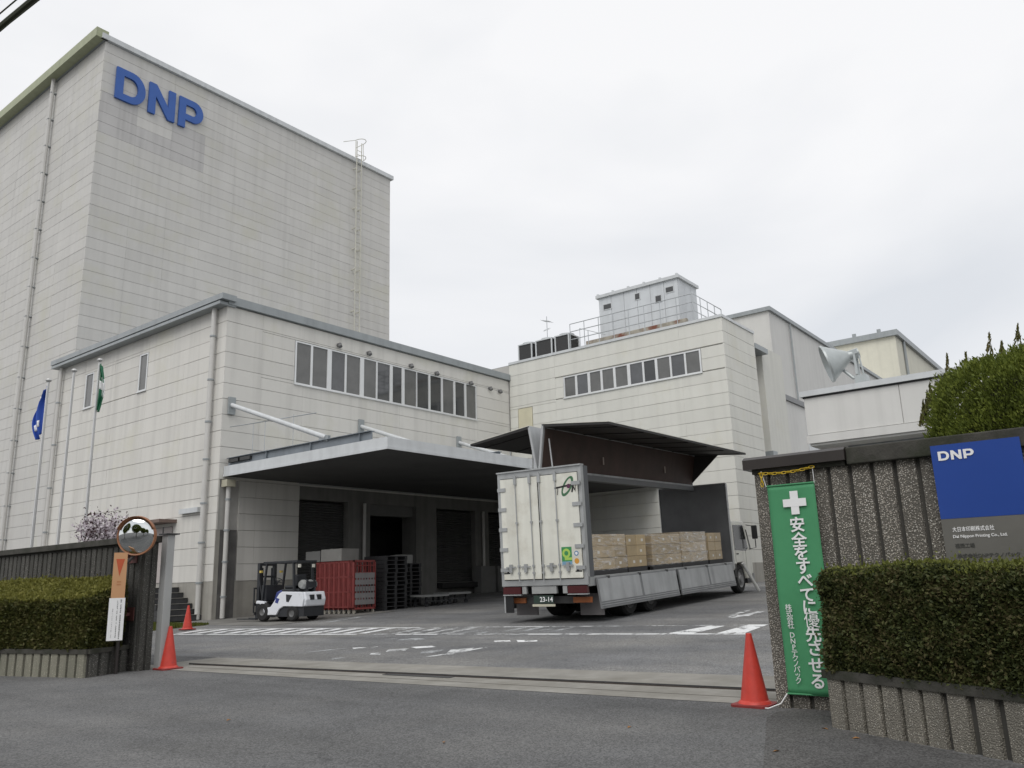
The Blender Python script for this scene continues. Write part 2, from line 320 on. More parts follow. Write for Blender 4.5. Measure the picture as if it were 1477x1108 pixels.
def lump(P, f=3.0, seed=0):
    r = np.random.default_rng(seed); o = np.zeros(len(P))
    for k in range(7):
        d = r.normal(0, 1, 3); d /= np.linalg.norm(d); o += np.sin(P@d*f*(1+.5*k)+r.uniform(0, 6.3))/(1+.4*k)
    return o/3.0
#PART2
# ================================================================== GROUND
def sheet(name, xs, y0f, y1f, m, dz, ny=2):
    b = MB(); vs = []; fs = []
    for x in xs:
        ya, yb = y0f(x), y1f(x)
        for j in range(ny): vs.append((x, ya+(yb-ya)*j/(ny-1), gz(x)+dz))
    for i in range(len(xs)-1):
        for j in range(ny-1): fs.append((i*ny+j, (i+1)*ny+j, (i+1)*ny+j+1, i*ny+j+1))
    return struct(b.add(vs, fs).build(name, m))
xs = [-600, -40, 0]+steps(4, 20, 32)+steps(21, 42, 21)+[60, 120, 1500]
sheet('ground', xs, lambda x: -900, lambda x: 900, ROAD, 0.0)
# concrete strip of the sliding gate, and the yard beyond it
nearX = lambda y: 8.35-.060*(y-2.0)
farX = lambda y: 10.40-.095*(y-3.0)
def strip(name, f0, f1, y0, y1, m, dz, n=24):
    vs = []; fs = []
    for y in steps(y0, y1, n):
        for x in (f0(y), (f0(y)+f1(y))/2, f1(y)): vs.append((x, y, gz(x)+dz))
    for i in range(n):
        for j in range(2): fs.append((i*3+j, i*3+j+1, i*3+j+4, i*3+j+3))
    return struct(MB().add(vs, fs).build(name, m))
strip('gate_apron', nearX, farX, 1.2, 14.4, CONCR, .004)
vs = []; fs = []; ys = steps(-14, 27.5, 20); xx = [0]+steps(.5, 36, 40)
for i, y in enumerate(ys):
    for j, dx in enumerate(xx):
        x = min(farX(y)+dx, 45); vs.append((x, y, gz(x)+.004))
nx = len(xx)
for i in range(len(ys)-1):
    for j in range(nx-1): fs.append((i*nx+j, i*nx+j+1, (i+1)*nx+j+1, (i+1)*nx+j))
struct(MB().add(vs, fs).build('yard', YARD))
RUST = mat('rusty_rail', (.045, .032, .026), rough=.6, var=.4, scale=12)
railX = lambda y: 9.16-.083*(y-4.0)
b = MB(); [b.bar((railX(y), y, gz(railX(y))+.006), (railX(y-.6), y-.6, gz(railX(y-.6))+.006), .085, .014) for y in steps(13.6, 3.2, 17)]; struct(b.build('gate_channel', RUST))
b = MB(); b.bar((railX(2.6), 2.6, gz(railX(2.6))+.012), (railX(13.75), 13.75, gz(railX(13.75))+.012), .025, .03); struct(b.build('gate_rail', DSTEEL))
b = MB(); b.bar((railX(9.1)-.12, 9.1, gz(railX(9.1))+.004), (railX(7.9)-.12, 7.9, gz(railX(7.9))+.004), .13, .014); struct(b.build('drain_cover', DSTEEL))
b = MB(); b.bar((nearX(2.6)+.38, 2.6, gz(nearX(2.6)+.38)+.004), (nearX(13.3)+.38, 13.3, gz(nearX(13.3)+.38)+.004), .02, .005); struct(b.build('apron_joint', mat('joint_dirt', (.10, .095, .08), rough=.95)))
# concrete apron and grass strip beside the annex
strip('annex_apron', lambda y: 15.2-.02*(y-21), lambda y: 20.3, 20.9, 26.35, mat('apron_concrete', (.21, .205, .19), rough=.9, var=.2, bump=.3, dirt=(.13, .125, .115), dscale=.8, dlo=.4, dhi=.7), .012, 10)
PAINT = worn_paint('white_road_paint', (.74, .75, .75), .38, .46, 3.5)
PAINTW = worn_paint('worn_road_paint', (.62, .63, .63), .44, .55, 2.4)
PAINTX = worn_paint('nearly_gone_road_paint', (.55, .57, .58), .46, .66, 1.6)
def mark(pts, m=PAINT, dz=.009):
    P = [ground(*p) for p in pts]; P = [(p[0], p[1], gz(p[0])+dz) for p in P]
    return struct(MB().add(P, [tuple(range(len(P)))]).build('road_marking', m))
# hatched band: two long lines with slanting bars between them
def band(t, s):   # t 0..1 along the band, s 0 near .. 1 far ; worked out on the ground
    n0 = np.array([12.55, 21.9]); n1 = np.array([15.05, 5.9]); f0 = np.array([14.0, 22.9]); f1 = np.array([16.9, 6.4])
    a = n0+(n1-n0)*t; c = f0+(f1-f0)*t; p = a+(c-a)*s; return (p[0], p[1], gz(p[0])+.009)
def bandmark(q, m): return struct(MB().add([band(*p) for p in q], [tuple(range(len(q)))]).build('road_marking', m))
k = 14
for i in range(k):
    t0, t1 = i/k-.02, (i+1)/k-.02; far = [PAINT, PAINT, PAINT, PAINT, PAINT, PAINT, PAINT, PAINTW, PAINTW, PAINT, PAINTW, PAINTX, PAINTW, PAINTW][i]
    near = [PAINT, PAINT, PAINT, PAINT, PAINT, PAINT, PAINTW, PAINT, PAINTW, PAINTW, PAINT, PAINT, PAINT, PAINT][i]
    bandmark([(t0, 0), (t1, 0), (t1, .10), (t0, .10)], near); bandmark([(t0, .92), (t1, .92), (t1, 1), (t0, 1)], far)
for x in range(252, 800, 24):
    y1 = 907.6-(x-280)*.0066; mark([(x, 914.3), (x+11, 914.3), (x+58, y1), (x+47, y1)], PAINT if x < 530 else (PAINTW if x < 650 else PAINTX))
for q in ([(962, 914.5), (1000, 914.5), (1046, 903.5), (1022, 903.5)], [(1034, 914), (1074, 914), (1108, 901.5), (1080, 901.5)]): mark(q, PAINT)
# remains of lettering on the yard
for q, m in (([(410, 946), (428, 945), (510, 935), (495, 935)], PAINTX), ([(508, 935), (545, 933), (545, 935), (510, 937)], PAINTW), ([(560, 938), (590, 936), (585, 939), (556, 941)], PAINTW), ([(592, 934), (622, 932), (630, 934), (600, 936)], PAINT),
             ([(535, 943), (552, 942), (548, 945), (533, 945)], PAINTW), ([(600, 950), (650, 945), (705, 934), (700, 934), (640, 944)], PAINTW), ([(650, 938), (684, 935), (676, 940), (645, 942)], PAINTW), ([(560, 922), (600, 921), (640, 924), (570, 925)], PAINTX),
             ([(712, 925), (735, 924), (737, 926), (714, 927)], PAINT), ([(745, 924), (775, 924), (775, 926), (747, 927)], PAINT), ([(610, 940), (640, 938), (632, 942), (605, 944)], PAINTX), ([(480, 950), (505, 948), (500, 950), (478, 952)], PAINTX),
             ([(1043, 890), (1080, 880), (1086, 880), (1052, 891)], PAINTW), ([(1050, 892), (1100, 881), (1106, 882), (1062, 892)], PAINTW), ([(1064, 888), (1088, 886), (1080, 889), (1060, 890)], PAINT),
             ([(455, 900), (525, 889), (531, 889), (462, 901)], PAINTX)): mark(q, m)
mark([(1106, 1036), (1121, 1027), (1204, 1018), (1206, 1052), (1300, 1070), (1477, 1106), (1500, 1150), (1098, 1150)], PATCH, .003).name = 'asphalt_patch'
GRASSM = leafmat('short_grass', [(.05, .07, .012), (.10, .12, .02), (.16, .15, .04)])
gp = rng.uniform(0, 1, (9000, 2)); GP = np.stack([13.3+gp[:, 0]*2.0, 24.1+gp[:, 1]*6.0, np.zeros(9000)], 1); GP[:, 2] = [gz(x)+.03 for x in GP[:, 0]]
go = link('grass', leaves_mesh('grass', GP, np.tile([0, 0, 1.], (9000, 1)), .11, GRASSM, .18, .35), kind='stuff'); go['label'] = 'short yellowish grass patch behind the small traffic cone'; go['category'] = 'grass'
struct(strip('soil_strip', lambda y: 13.25, lambda y: 15.4, 24.0, 30.2, mat('mossy_soil', (.09, .085, .035), rough=.95, var=.4, scale=4, bump=.5), .010, 6))

# ================================================================== TOWER
tower = thing('warehouse_tower', (28, 50, 0), 'tall windowless pale panel-clad warehouse tower with large blue DNP letters', 'building')
b = MB(); b.box(17.56, 38.66, 40.66, 64, 0, 30.4); core = b.build('wall', CORE, tower)
zs = [30.4-.6*i for i in range(0, 33)][::-1]
spot = lambda u0, u1, z0, z1: (17 < u0 < 23.7 and 24.9 < (z0+z1)/2 < 27.2 and u1 < 24.6) and not (19.5 < (u0+u1)/2 < 20.6 and z0 > 26.0)
panels(core, 1, 40.66, [17.5]+[17.5+2.06*i for i in range(1, 10)]+[38.66], zs, special=spot, limit=300, m=PANELT)
zl = [30.4-.6*i for i in range(0, 50)][::-1]
panels(core, 0, 17.56, [40.6+3.4*i for i in range(0, 7)], zl, limit=0, m=PANELT)
b = MB(); b.box(17.25, 38.85, 40.42, 40.62, 30.42, 30.72); b.box(38.6, 38.85, 40.62, 64, 30.42, 30.72); b.build('roof_edge', METALP, tower)
b = MB(); b.box(16.95, 17.6, 40.5, 64, 30.42, 30.95); b.build('gutter', EAVE, tower); MB().box(17.4, 38.7, 40.6, 64, 30.4, 30.6).build('roof', METAL, tower)
b = MB(); b.tube([(17.28, 46.3, 2.6), (17.28, 46.3, 30.45)], .11, 10); pp = b.build('drain_pipe', PIPE, tower, smooth=True)
for z in steps(4, 29.5, 15): MB().box(17.17, 17.5, 46.20, 46.40, z, z+.035).build('pipe_bracket', METAL, pp)
S = 1.88
for (ring, hole), off in DNP_poly():
    A = [(a*1.02, c) for a, c in ring]; Hh = [(a*1.02, c) for a, c in hole] if hole else None
    link('letter', letter_mesh(A, Hh, lambda a, c, t: (18.2+(a+off)*S*.90, 40.50+t, 27.28+c*S), -.05, .08, LETTER), tower)
# access ladder
LAD = mat('cream_ladder_paint', (.55, .54, .47), rough=.5, var=.1)
ld = thing('roof_ladder', (35.3, 40.3, 12.2), 'long cream caged roof ladder fixed to the tower wall', 'ladder')
for dx in (-.22, .22): MB().tube([(35.3+dx, 40.22, 12.2), (35.3+dx, 40.22, 31.9)], .035, 6).build('rail', LAD, ld)
for z in steps(12.4, 31.2, 62): MB().tube([(35.08, 40.22, z), (35.52, 40.22, z)], .018, 5).build('rung', LAD, ld)
for z in steps(13.2, 29.8, 11):
    MB().bar((35.08, 40.22, z), (35.08, 40.62, z), .06, .07).bar((35.52, 40.22, z), (35.52, 40.62, z), .06, .07).build('bracket', LAD, ld)
for z in (30.6, 31.9):
    MB().tube([(35.3+.36*math.cos(a), 40.2-.55*math.sin(a), z) for a in steps(0, math.pi, 10)], .025, 5).build('hoop', LAD, ld)
MB().tube([(34.94, 40.2, 30.6), (34.94, 40.2, 31.9), (34.5, 41.0, 31.9)], .025, 5).tube([(35.66, 40.2, 30.6), (35.66, 40.2, 31.9), (35.66, 41.0, 31.9)], .025, 5).build('handrail', LAD, ld)

# ================================================================== ANNEX with loading dock
annex = thing('loading_annex', (25, 33, 0), 'two-storey panel-clad loading annex with long upper window band and dock canopy', 'building')
AX, AY, AT = 16.75, 26.4, 11.95
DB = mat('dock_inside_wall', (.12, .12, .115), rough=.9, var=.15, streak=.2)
b = MB(); b.box(AX+.06, 34.4, AY+.06, 40.6, 5.2, AT); b.box(AX+.06, 20.35, AY+.06, 40.6, 0, 5.2); core = b.build('wall', CORE, annex)
bays = [(20.35, 22.85), (24.07, 26.85), (28.2, 30.98)]
b = MB()
for x0, x1 in ((22.85, 24.07), (26.85, 28.2), (30.98, 32.0)): b.box(x0, x1, AY, AY+.9, 0, 4.62)
b.box(20.35, 34.4, AY+.02, AY+.9, 4.62, 5.2); b.box(33.6, 34.4, AY+.06, AY+.9, 0, 4.62); b.build('pier', mat('dock_pier', (.21, .207, .195), rough=.85, var=.12, streak=.25), annex)
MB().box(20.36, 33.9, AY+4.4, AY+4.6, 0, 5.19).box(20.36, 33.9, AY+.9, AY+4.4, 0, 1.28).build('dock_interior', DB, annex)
MB().box(20.36, 33.59, AY+.1, AY+.88, 0, 1.25).build('dock_edge', mat('dock_concrete', (.16, .157, .148), rough=.9, var=.2, streak=.3), annex)
SHUT = mat('dark_roller_shutter', (.085, .085, .083), rough=.55, var=.12, streak=.15)
for j, (x0, x1) in enumerate(((20.35, 22.85), (28.2, 30.98), (32.0, 33.6))):
    b = MB(); z0 = 1.26; n = int((4.62-z0)/.1)
    for i in range(n):
        z = z0+i*.1; b.add([(x0, AY+.30, z), (x1, AY+.30, z), (x1, AY+.265, z+.05), (x0, AY+.265, z+.05), (x1, AY+.30, z+.1), (x0, AY+.30, z+.1)], [(0, 1, 2, 3), (3, 2, 4, 5)])
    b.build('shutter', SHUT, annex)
MB().box(24.07, 26.85, AY+.2, AY+.55, 4.15, 4.62).build('shutter_box', mat('shutter_housing', (.17, .17, .165), rough=.6), annex)
MB().box(28.25, 30.9, AY-.28, AY+.1, 1.0, 1.22).build('dock_bumper', BLACK, annex)
for x in (31.3, 32.6): MB().box(x-.55, x+.55, AY-.5, AY-.04, .62, 1.95).build('cabinet', mat('grey_cabinet', (.19, .19, .185), rough=.6), annex)
for x in (23.65, 31.45): MB().tube([(x, AY-.12, .5), (x, AY-.12, 4.6)], .07, 8).build('drain_pipe', PIPE, annex, smooth=True)
# cladding
zr = [1.53+.6*i for i in range(0, 17)]+[11.72]
win = []
raw = [(410, 475), (485, 552), (572, 633), (642, 704), (722, 778), (785, 842), (855, 897), (910, 965), (969, 1021), (1030, 1080), (1088, 1137), (1146, 1188), (1197, 1240)]
for a, c in raw:
    f = lambda q: onY(300+q/3.211, 522+(300+q/3.211-427)*.2423, AY)[0]
    win.append((f(a), f(c)))
panels(core, 1, AY+.06, [AX]+[18.35, 20.35]+steps(20.35, 34.0, 5)[1:], [5.13+.6*i for i in range(0, 11)]+[11.72], holes=[(win[0][0]-.1, win[-1][1]+.1, 9.2, 11.05)], limit=300)
panels(core, 1, AY+.06, [AX+.9, 18.35, 20.35], [1.53+.6*i for i in range(0, 7)], limit=300)
lwins = [(32.05, 32.68, 9.35, 11.0), (36.75, 37.45, 9.35, 11.0)]
door = (29.25, 30.65, 1.53, 3.62)
panels(core, 0, AX+.06, [AY, 29.2, 32.0, 34.8, 37.6, 40.3], zr, holes=lwins+[door], limit=300)
MB().box(AX-.02, 20.34, AY-.02, 40.3, 0, 1.52).build('plinth', PLINTH, annex)
MB().box(AX-.04, 34.0, AY-.14, AY+.12, 11.76, 12.08).build('roof_edge', METAL, annex)
MB().box(AX-.42, AX+.2, AY-.28, 40.35, 11.86, 12.08).build('gutter', METAL, annex)
MB().box(AX-.4, AX+.3, AY-.1, 40.3, 11.70, 11.82).build('soffit', METAL, annex)
MB().box(AX, 34.4, AY+.1, 40.6, 11.95, 12.05).build('roof', METAL, annex)
MB().box(20.3, 34.0, AY-.012, AY+.01, 5.20, 5.23).build('flashing', METAL, annex)
def window(parent, axis, pos, spans, z0, z1, fr=.05, depth=.07, panes=None, sill=True):
    u0, u1 = spans[0][0]-fr, spans[-1][1]+fr; b = MB()
    B = (lambda a, c, d0, d1, e, f: b.box(a, c, pos-d1, pos-d0, e, f)) if axis == 1 else (lambda a, c, d0, d1, e, f: b.box(pos-d1, pos-d0, a, c, e, f))
    B(u0-.03, u1+.03, .0, depth, z0-.06, z0); B(u0-.03, u1+.03, .0, depth, z1, z1+.06)
    ed = [u0-.03]; 
    B(u0-.03, spans[0][0], 0, depth, z0, z1); B(spans[-1][1], u1+.03, 0, depth, z0, z1)
    for (a, c), (d, e) in zip(spans[:-1], spans[1:]): B(c, d, 0, depth-.004*(1 if d-c < .12 else 0), z0, z1)
    w_ = b.build('window', ALU, parent)
    for i, (a, c) in enumerate(spans):
        m = (panes or [GLASS])[i % len(panes or [GLASS])]; off = .018 if i % 2 else .03
        q = (a, c, pos-off-.006, pos-off) if axis == 1 else (pos-off-.006, pos-off, a, c)
        piece('pane', m, w_, *q, z0, z1)
    if sill:
        q = (u0-.06, u1+.06, pos-depth-.05, pos-depth+.02) if axis == 1 else (pos-depth-.05, pos-depth+.02, u0-.06, u1+.06)
        MB().box(*q, z0-.10, z0-.055).build('sill', ALU, w_)
    return w_
window(annex, 1, AY+.06, win, 9.28, 10.97, panes=[GLASSB, GLASSB, GLASSC, GLASSB, GLASSB, GLASSC, GLASS, GLASSB, GLASS, GLASS, GLASSB, GLASS, GLASSB])
for y0, y1, z0, z1 in lwins: window(annex, 0, AX+.06, [(y0+.05, y1-.05)], z0+.08, z1-.07, panes=[GLASSB])
d = MB().box(AX-.01, AX+.05, 29.3, 30.6, 1.55, 3.6).build('door', mat('pinkish_grey_door', (.46, .41, .39), rough=.5, streak=.1), annex)
MB().bar((AX-.06, 29.45, 2.5), (AX-.06, 29.45, 2.66), .06, .08).build('handle', DSTEEL, d)
MB().box(AX-.7, AX, 29.0, 31.0, 3.74, 3.86).build('door_hood', mat('brown_hood', (.17, .12, .10), rough=.6), annex)
MB().box(AX-.16, AX, 27.4, 28.65, 4.02, 4.2).build('wall_light', METALP, annex)
for x, y in ((602, 315), (740, 352), (935, 410), (1054, 445), (1212, 490), (1302, 515), (1347, 528)):
    p = onY(300+x/3.211, 400+y/3.211, AY); b = MB(); b.tube([(p[0], AY+.02, p[2]), (p[0], AY-.16, p[2])], .085, 10); b.tube([(p[0], AY-.1, p[2]), (p[0], AY-.17, p[2]-.1)], .09, 10); b.build('vent', mat('vent_grey', (.16, .16, .16), rough=.5), annex, smooth=True)
def pipe(pts, r, name='drain_pipe', parent=annex, br=None):
    o = MB().tube(pts, r, 12).build(name, PIPE, parent, smooth=True)
    if br:
        for z in br: MB().lathe([(r+.001, -.03), (r+.025, -.03), (r+.025, .03), (r+.001, .03)], (pts[0][0], pts[0][1], z), n=12).build('pipe_clamp', METAL, o)
    return o
pipe([(AX-.16, AY+.62, .25), (AX-.16, AY+.62, 11.85)], .095, br=[1.5, 2.9, 4.3, 5.9, 7.3, 8.9, 10.6])
pipe([(AX+.30, AY-.2, .27), (AX+.30, AY-.2, 5.05)], .085, br=[1.0, 2.2, 3.3, 4.4])
pipe([(AX-.16, 39.75, .25), (AX-.16, 39.75, 11.8)], .08, br=[2, 4, 6, 8, 10])
MB().box(AX+.12, AX+.48, AY-.36, AY-.02, 4.85, 5.1).build('rain_head', mat('rain_head_cream', (.42, .40, .31), rough=.6), annex)
MB().box(AX+.06, AX+.84, AY-.028, AY+.02, 0.1, 3.33).build('corner_recess', mat('dark_streaked_concrete', (.15, .145, .14), rough=.9, var=.3, streak=.4), annex)  # flat dark streaked sheet set where the corner slot is
MB().box(AX-.03, AX+.14, AY-.05, AY-.02, 0.1, 3.33).build('corner_post', PLINTH, annex)
# --- canopy over the dock
can = thing('loading_canopy', (24, 22, 5.2), 'wide flat grey steel canopy hung over the loading dock on tie rods', 'canopy')
CX0, CX1, CY0 = 16.95, 33.93, 17.85
BEAM = mat('blue_grey_beam', (.20, .225, .25), rough=.5, var=.12, streak=.15)
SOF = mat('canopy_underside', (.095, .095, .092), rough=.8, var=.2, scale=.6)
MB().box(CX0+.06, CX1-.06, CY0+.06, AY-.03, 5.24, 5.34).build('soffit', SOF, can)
MB().box(CX0+.06, CX1-.06, CY0+.06, AY-.03, 5.40, 5.46).build('deck', METAL, can)
b = MB(); b.box(CX0-.02, CX1, CY0-.02, CY0+.05, 5.30, 5.60); b.box(CX0-.02, CX0+.05, CY0+.05, AY-.02, 5.30, 5.60); b.box(CX1-.05, CX1, CY0+.05, AY-.02, 5.30, 5.60); b.build('fascia', METALP, can)
b = MB(); b.box(CX0-.045, CX1+.03, CY0-.045, CY0-.02, 5.22, 5.31); b.box(CX0-.045, CX0-.02, CY0-.02, AY-.02, 5.22, 5.31); b.build('fascia_trim', METALP, can)
def ibeam(p, q, h, wd, name='beam', par=can, m=METAL):
    b = MB(); b.bar(p, q, .03, h-.04); u = Vector((0, 0, h/2-.01)); b.bar(Vector(p)+u, Vector(q)+u, wd, .022); b.bar(Vector(p)-u, Vector(q)-u, wd, .022); return b.build(name, m, par)
for x in (17.10, 23.45, 29.8):
    bm_ = ibeam((x, AY-.05, 5.68), (x, CY0+.85, 5.68), .46, .2, m=BEAM)
    for y in (19.2, 21.6, 24): MB().box(x-.09, x+.09, y-.012, y+.012, 5.48, 5.88).build('stiffener', BEAM, bm_)
    MB().tube([(x, AY-.06, 7.9), (x, 20.9, 5.98)], .085, 12).build('tie_rod', METALP, can, smooth=True)
    MB().box(x-.14, x+.14, AY-.1, AY-.01, 7.55, 8.2).build('anchor_plate', METAL, can); MB().bar((x, 20.75, 5.93), (x, 21.2, 6.02), .1, .2).build('rod_end', METAL, can)
b = MB(); b.tube([(17.0, AY-.18, 7.05), (17.15, AY-1.0, 7.05), (17.15, 21.5, 6.9)], .02, 6); 
for y in (25.0, 24.3, 22.7): b.tube([(17.15, y, 5.9), (17.15, y, 7.02)], .012, 5)
b.build('safety_rail', STEEL, can)
MB().box(16.98, 17.12, AY-1.5, AY-.2, 5.72, 5.84).box(16.98, 17.7, AY-.9, AY-.8, 5.72, 5.84).build('cable_tray', DSTEEL, can)
# --- outside stair at the door
STN = mat('dark_stone', (.06, .06, .062), rough=.8, var=.35, scale=3, bump=.4)
st = thing('entrance_stair', (16, 29, .2), 'dark stone steps climbing to the side door of the annex', 'stairs')
for i in range(6):
    y0 = 26.95+i*.31; z1 = .42+i*.19
    MB().box(15.35, 16.7, y0, 31.2, z1-.18, z1).build('step', STN, st); MB().box(15.33, 16.7, y0-.02, y0+.06, z1, z1+.012).build('nosing', PLINTH, st)
MB().box(15.4, 16.69, 27.05, 31.2, .1, .26).build('base', STN, st)

# ================================================================== OFFICE BLOCK
office = thing('office_block', (36, 20, .7), 'cream panel-clad block with ten-pane window strip behind the truck', 'building')
OX, OY, OT, OX1 = 34.0, 14.03, 12.72, 37.75
core = MB().box(OX+.06, OX1, OY+.06, 40.5, 0, OT-.1).build('wall', CORE, office)
ow = [(onX(730+a/3.887, 559-(730+a/3.887-815)*.2, OX)[1], onX(730+c/3.887, 559-(730+c/3.887-815)*.2, OX)[1]) for a, c in ((330, 388), (400, 458), (472, 530), (542, 602), (615, 680), (697, 765), (775, 836), (850, 918), (928, 1000), (1010, 1085))]
ow = [(c, a) for a, c in ow][::-1]
zo = [11.98-.573*i for i in range(0, 19)][::-1]+[OT-.1]
od = (24.86, 25.83, 8.2, 10.12)
panels(core, 0, OX+.06, [OY, 16.2, 18.55, 20.95, 23.35, 26.34], zo, holes=[(ow[0][0]-.1, ow[-1][1]+.1, 10.22, 11.36), od], m=PANEL2)
panels(core, 1, OY+.06, [OX, OX1], zo, m=PANEL2)
MB().box(OX-.02, OX1+.02, OY-.02, OY+.5, .2, 1.68).build('plinth', PLINTH, office)
window(office, 0, OX+.06, ow, 10.28, 11.28, panes=[GLASSB, GLASSC, GLASSB, GLASS, GLASSC, GLASSB, GLASSB])
MB().box(OX-.01, OX+.05, od[0]+.03, od[1]-.03, od[2], od[3]-.03).build('door', mat('pale_yellow_door', (.60, .565, .42), rough=.5), office)
MB().box(OX-.05, OX+.25, OY-.05, 26.35, OT-.1, OT+.03).box(OX+.25, OX1, OY-.05, OY+.25, OT-.1, OT+.03).build('parapet_cap', METALP, office)
MB().box(OX+.2, OX1, OY+.2, 40.5, OT-.12, OT-.05).build('roof', CONCR, office)
b = MB(); b.tube([(OX-.3, 26.2, 8.15), (OX-.3, 24.4, 8.15)], .025, 6); b.tube([(OX-.3, 26.2, 7.2), (OX-.3, 26.2, 8.15)], .025, 6); b.tube([(OX-.3, 24.4, 7.2), (OX-.3, 24.4, 8.15)], .025, 6); b.tube([(OX-.3, 26.2, 8.15), (OX, 26.2, 8.15)], .02, 6); b.build('balcony_rail', STEEL, office)
MB().box(OX-.9, OX, 24.2, 26.3, 7.1, 7.2).build('balcony', METAL, office)
# roof plant
COIL = mat('dark_coil_fins', (.045, .045, .045), rough=.6, var=.2, scale=20)
names = ['condenser nearest the annex roof', 'middle condenser of the three', 'condenser beside the roof railing']
for (y0, y1), nm in zip(((25.05, 26.0), (23.72, 24.82), (22.62, 23.55)), names):
    t = thing('air_conditioner', (35, (y0+y1)/2, OT), 'rooftop outdoor unit, the '+nm, 'air conditioner', 'outdoor units on the office roof')
    z0, z1 = OT-.02, 13.78
    MB().box(34.44, 35.36, y0+.05, y1-.05, z0+.1, z1-.08).build('coil', COIL, t)
    b = MB()
    for x in (34.4, 35.34):
        for y in (y0, y1-.07): b.box(x, x+.07, y, y+.07, z0, z1-.06)
    b.box(34.4, 35.41, y0, y1, z1-.06, z1); b.build('casing', METALP, t)
    MB().lathe([(.4, 0), (.42, .1), (.36, .12), (.3, .02)], (34.9, (y0+y1)/2, z1-.01), n=24).build('fan_shroud', METALP, t, smooth=True)
PR = mat('blue_grey_plant_panel', (.60, .625, .645), rough=.5, var=.05, streak=.1, rnd=.05)
pr = thing('plant_room', (36.4, 19, 13.2), 'blue-grey metal plant cabin on the office roof', 'cabin')
py0, py1, pz0, pz1, px0, px1 = 16.75, 21.35, 13.42, 15.62, 35.5, 37.6
MB().box(px0+.02, px1, py0+.02, py1, pz0, pz1).build('wall', CORE, pr)
ph = [(20.55, 21.1, 14.9, 15.25), (18.85, 19.2, 15.0, 15.4), (17.65, 18.05, 14.6, 15.0), (16.95, 17.45, 14.95, 15.3)]
for a, c in zip(steps(py0, py1, 6)[:-1], steps(py0, py1, 6)[1:]): piece('panel', PR, pr, px0-.01, px0+.03, a+.01, c-.01, pz0, pz1)
for a, c in zip(steps(px0+.03, px1, 3)[:-1], steps(px0+.03, px1, 3)[1:]): piece('panel', PR, pr, a+.01, c-.01, py0-.01, py0+.03, pz0, pz1)
for y0, y1, z0, z1 in ph: 
    wv = MB().box(px0-.03, px0-.008, y0, y1, z0, z1).build('hatch', METALP, pr); MB().box(px0-.04, px0-.028, y0+.05, y1-.05, z0+.05, z1-.05).build('pane', GLASS, wv)
MB().box(px0-.12, px1+.1, py0-.12, py1+.12, pz1, pz1+.16).build('roof', METALP, pr)
b = MB(); [b.box(px0-.1, px0+.06, y-.05, y+.05, pz1+.16, pz1+.24) for y in steps(py0, py1, 5)]; b.build('roof_clip', METALP, pr)
RUSTB = mat('rusty_steel_beam', (.40, .37, .31), rough=.8, var=.4, scale=3, dirt=(.22, .09, .06), dscale=1.2, dlo=.5, dhi=.62)
b = MB(); b.box(px0-.2, px0, py0-.4, py1+.8, 13.1, 13.4); b.box(px1-.2, px1, py0-.4, py1+.8, 13.1, 13.4)
for y in steps(py0-.3, py1+.6, 7): b.box(px0-.2, px0+.1, y-.06, y+.06, OT-.06, 13.12); b.box(px1-.2, px1, y-.06, y+.06, OT-.06, 13.12)
b.build('support_frame', RUSTB, pr)
rl = thing('roof_railing', (34.3, 19, OT), 'thin steel railing round the plant cabin on the roof', 'railing')
RX, RY0, RY1, RZ = 34.35, 15.5, 22.5, 14.2
for y in steps(RY0, RY1, 8): MB().tube([(RX, y, OT-.06), (RX, y, RZ)], .022, 6).build('post', STEEL, rl)
for x in steps(RX, 37.6, 4)[1:]: MB().tube([(x, RY0, OT-.06), (x, RY0, RZ)], .022, 6).build('post', STEEL, rl)
for z in (RZ, RZ-.42, RZ-.85): MB().tube([(RX, RY1, z), (RX, RY0, z), (37.6, RY0, z)], .022, 6).build('rail', STEEL, rl)
MB().tube([(RX, 21.9, 12.75), (RX, 21.9, 13.85), (RX, 20.4, 13.2)], .02, 6).tube([(RX, 21.4, 12.75), (RX, 21.4, 13.6)], .02, 6).build('stair_rail', STEEL, rl)
an = thing('roof_antenna', (35.2, 24.4, OT), 'small television antenna on a mast among the outdoor units', 'antenna')
MB().tube([(35.2, 24.55, OT-.06), (35.2, 24.55, 15.3)], .02, 6).build('mast', STEEL, an); b = MB(); b.tube([(35.2, 24.3, 14.95), (35.2, 24.8, 15.1)], .015, 5)
for i in range(6): y = 24.3+.1*i; b.tube([(34.95, y, 14.95+.03*i), (35.45, y, 14.95+.03*i)], .009, 4)
b.tube([(35.2, 24.4, 14.6), (35.2, 24.75, 14.5)], .012, 5); [b.tube([(35.05, y, 14.45), (35.35, y, 14.65)], .009, 4) for y in (24.42, 24.57, 24.72)]; b.build('elements', STEEL, an)

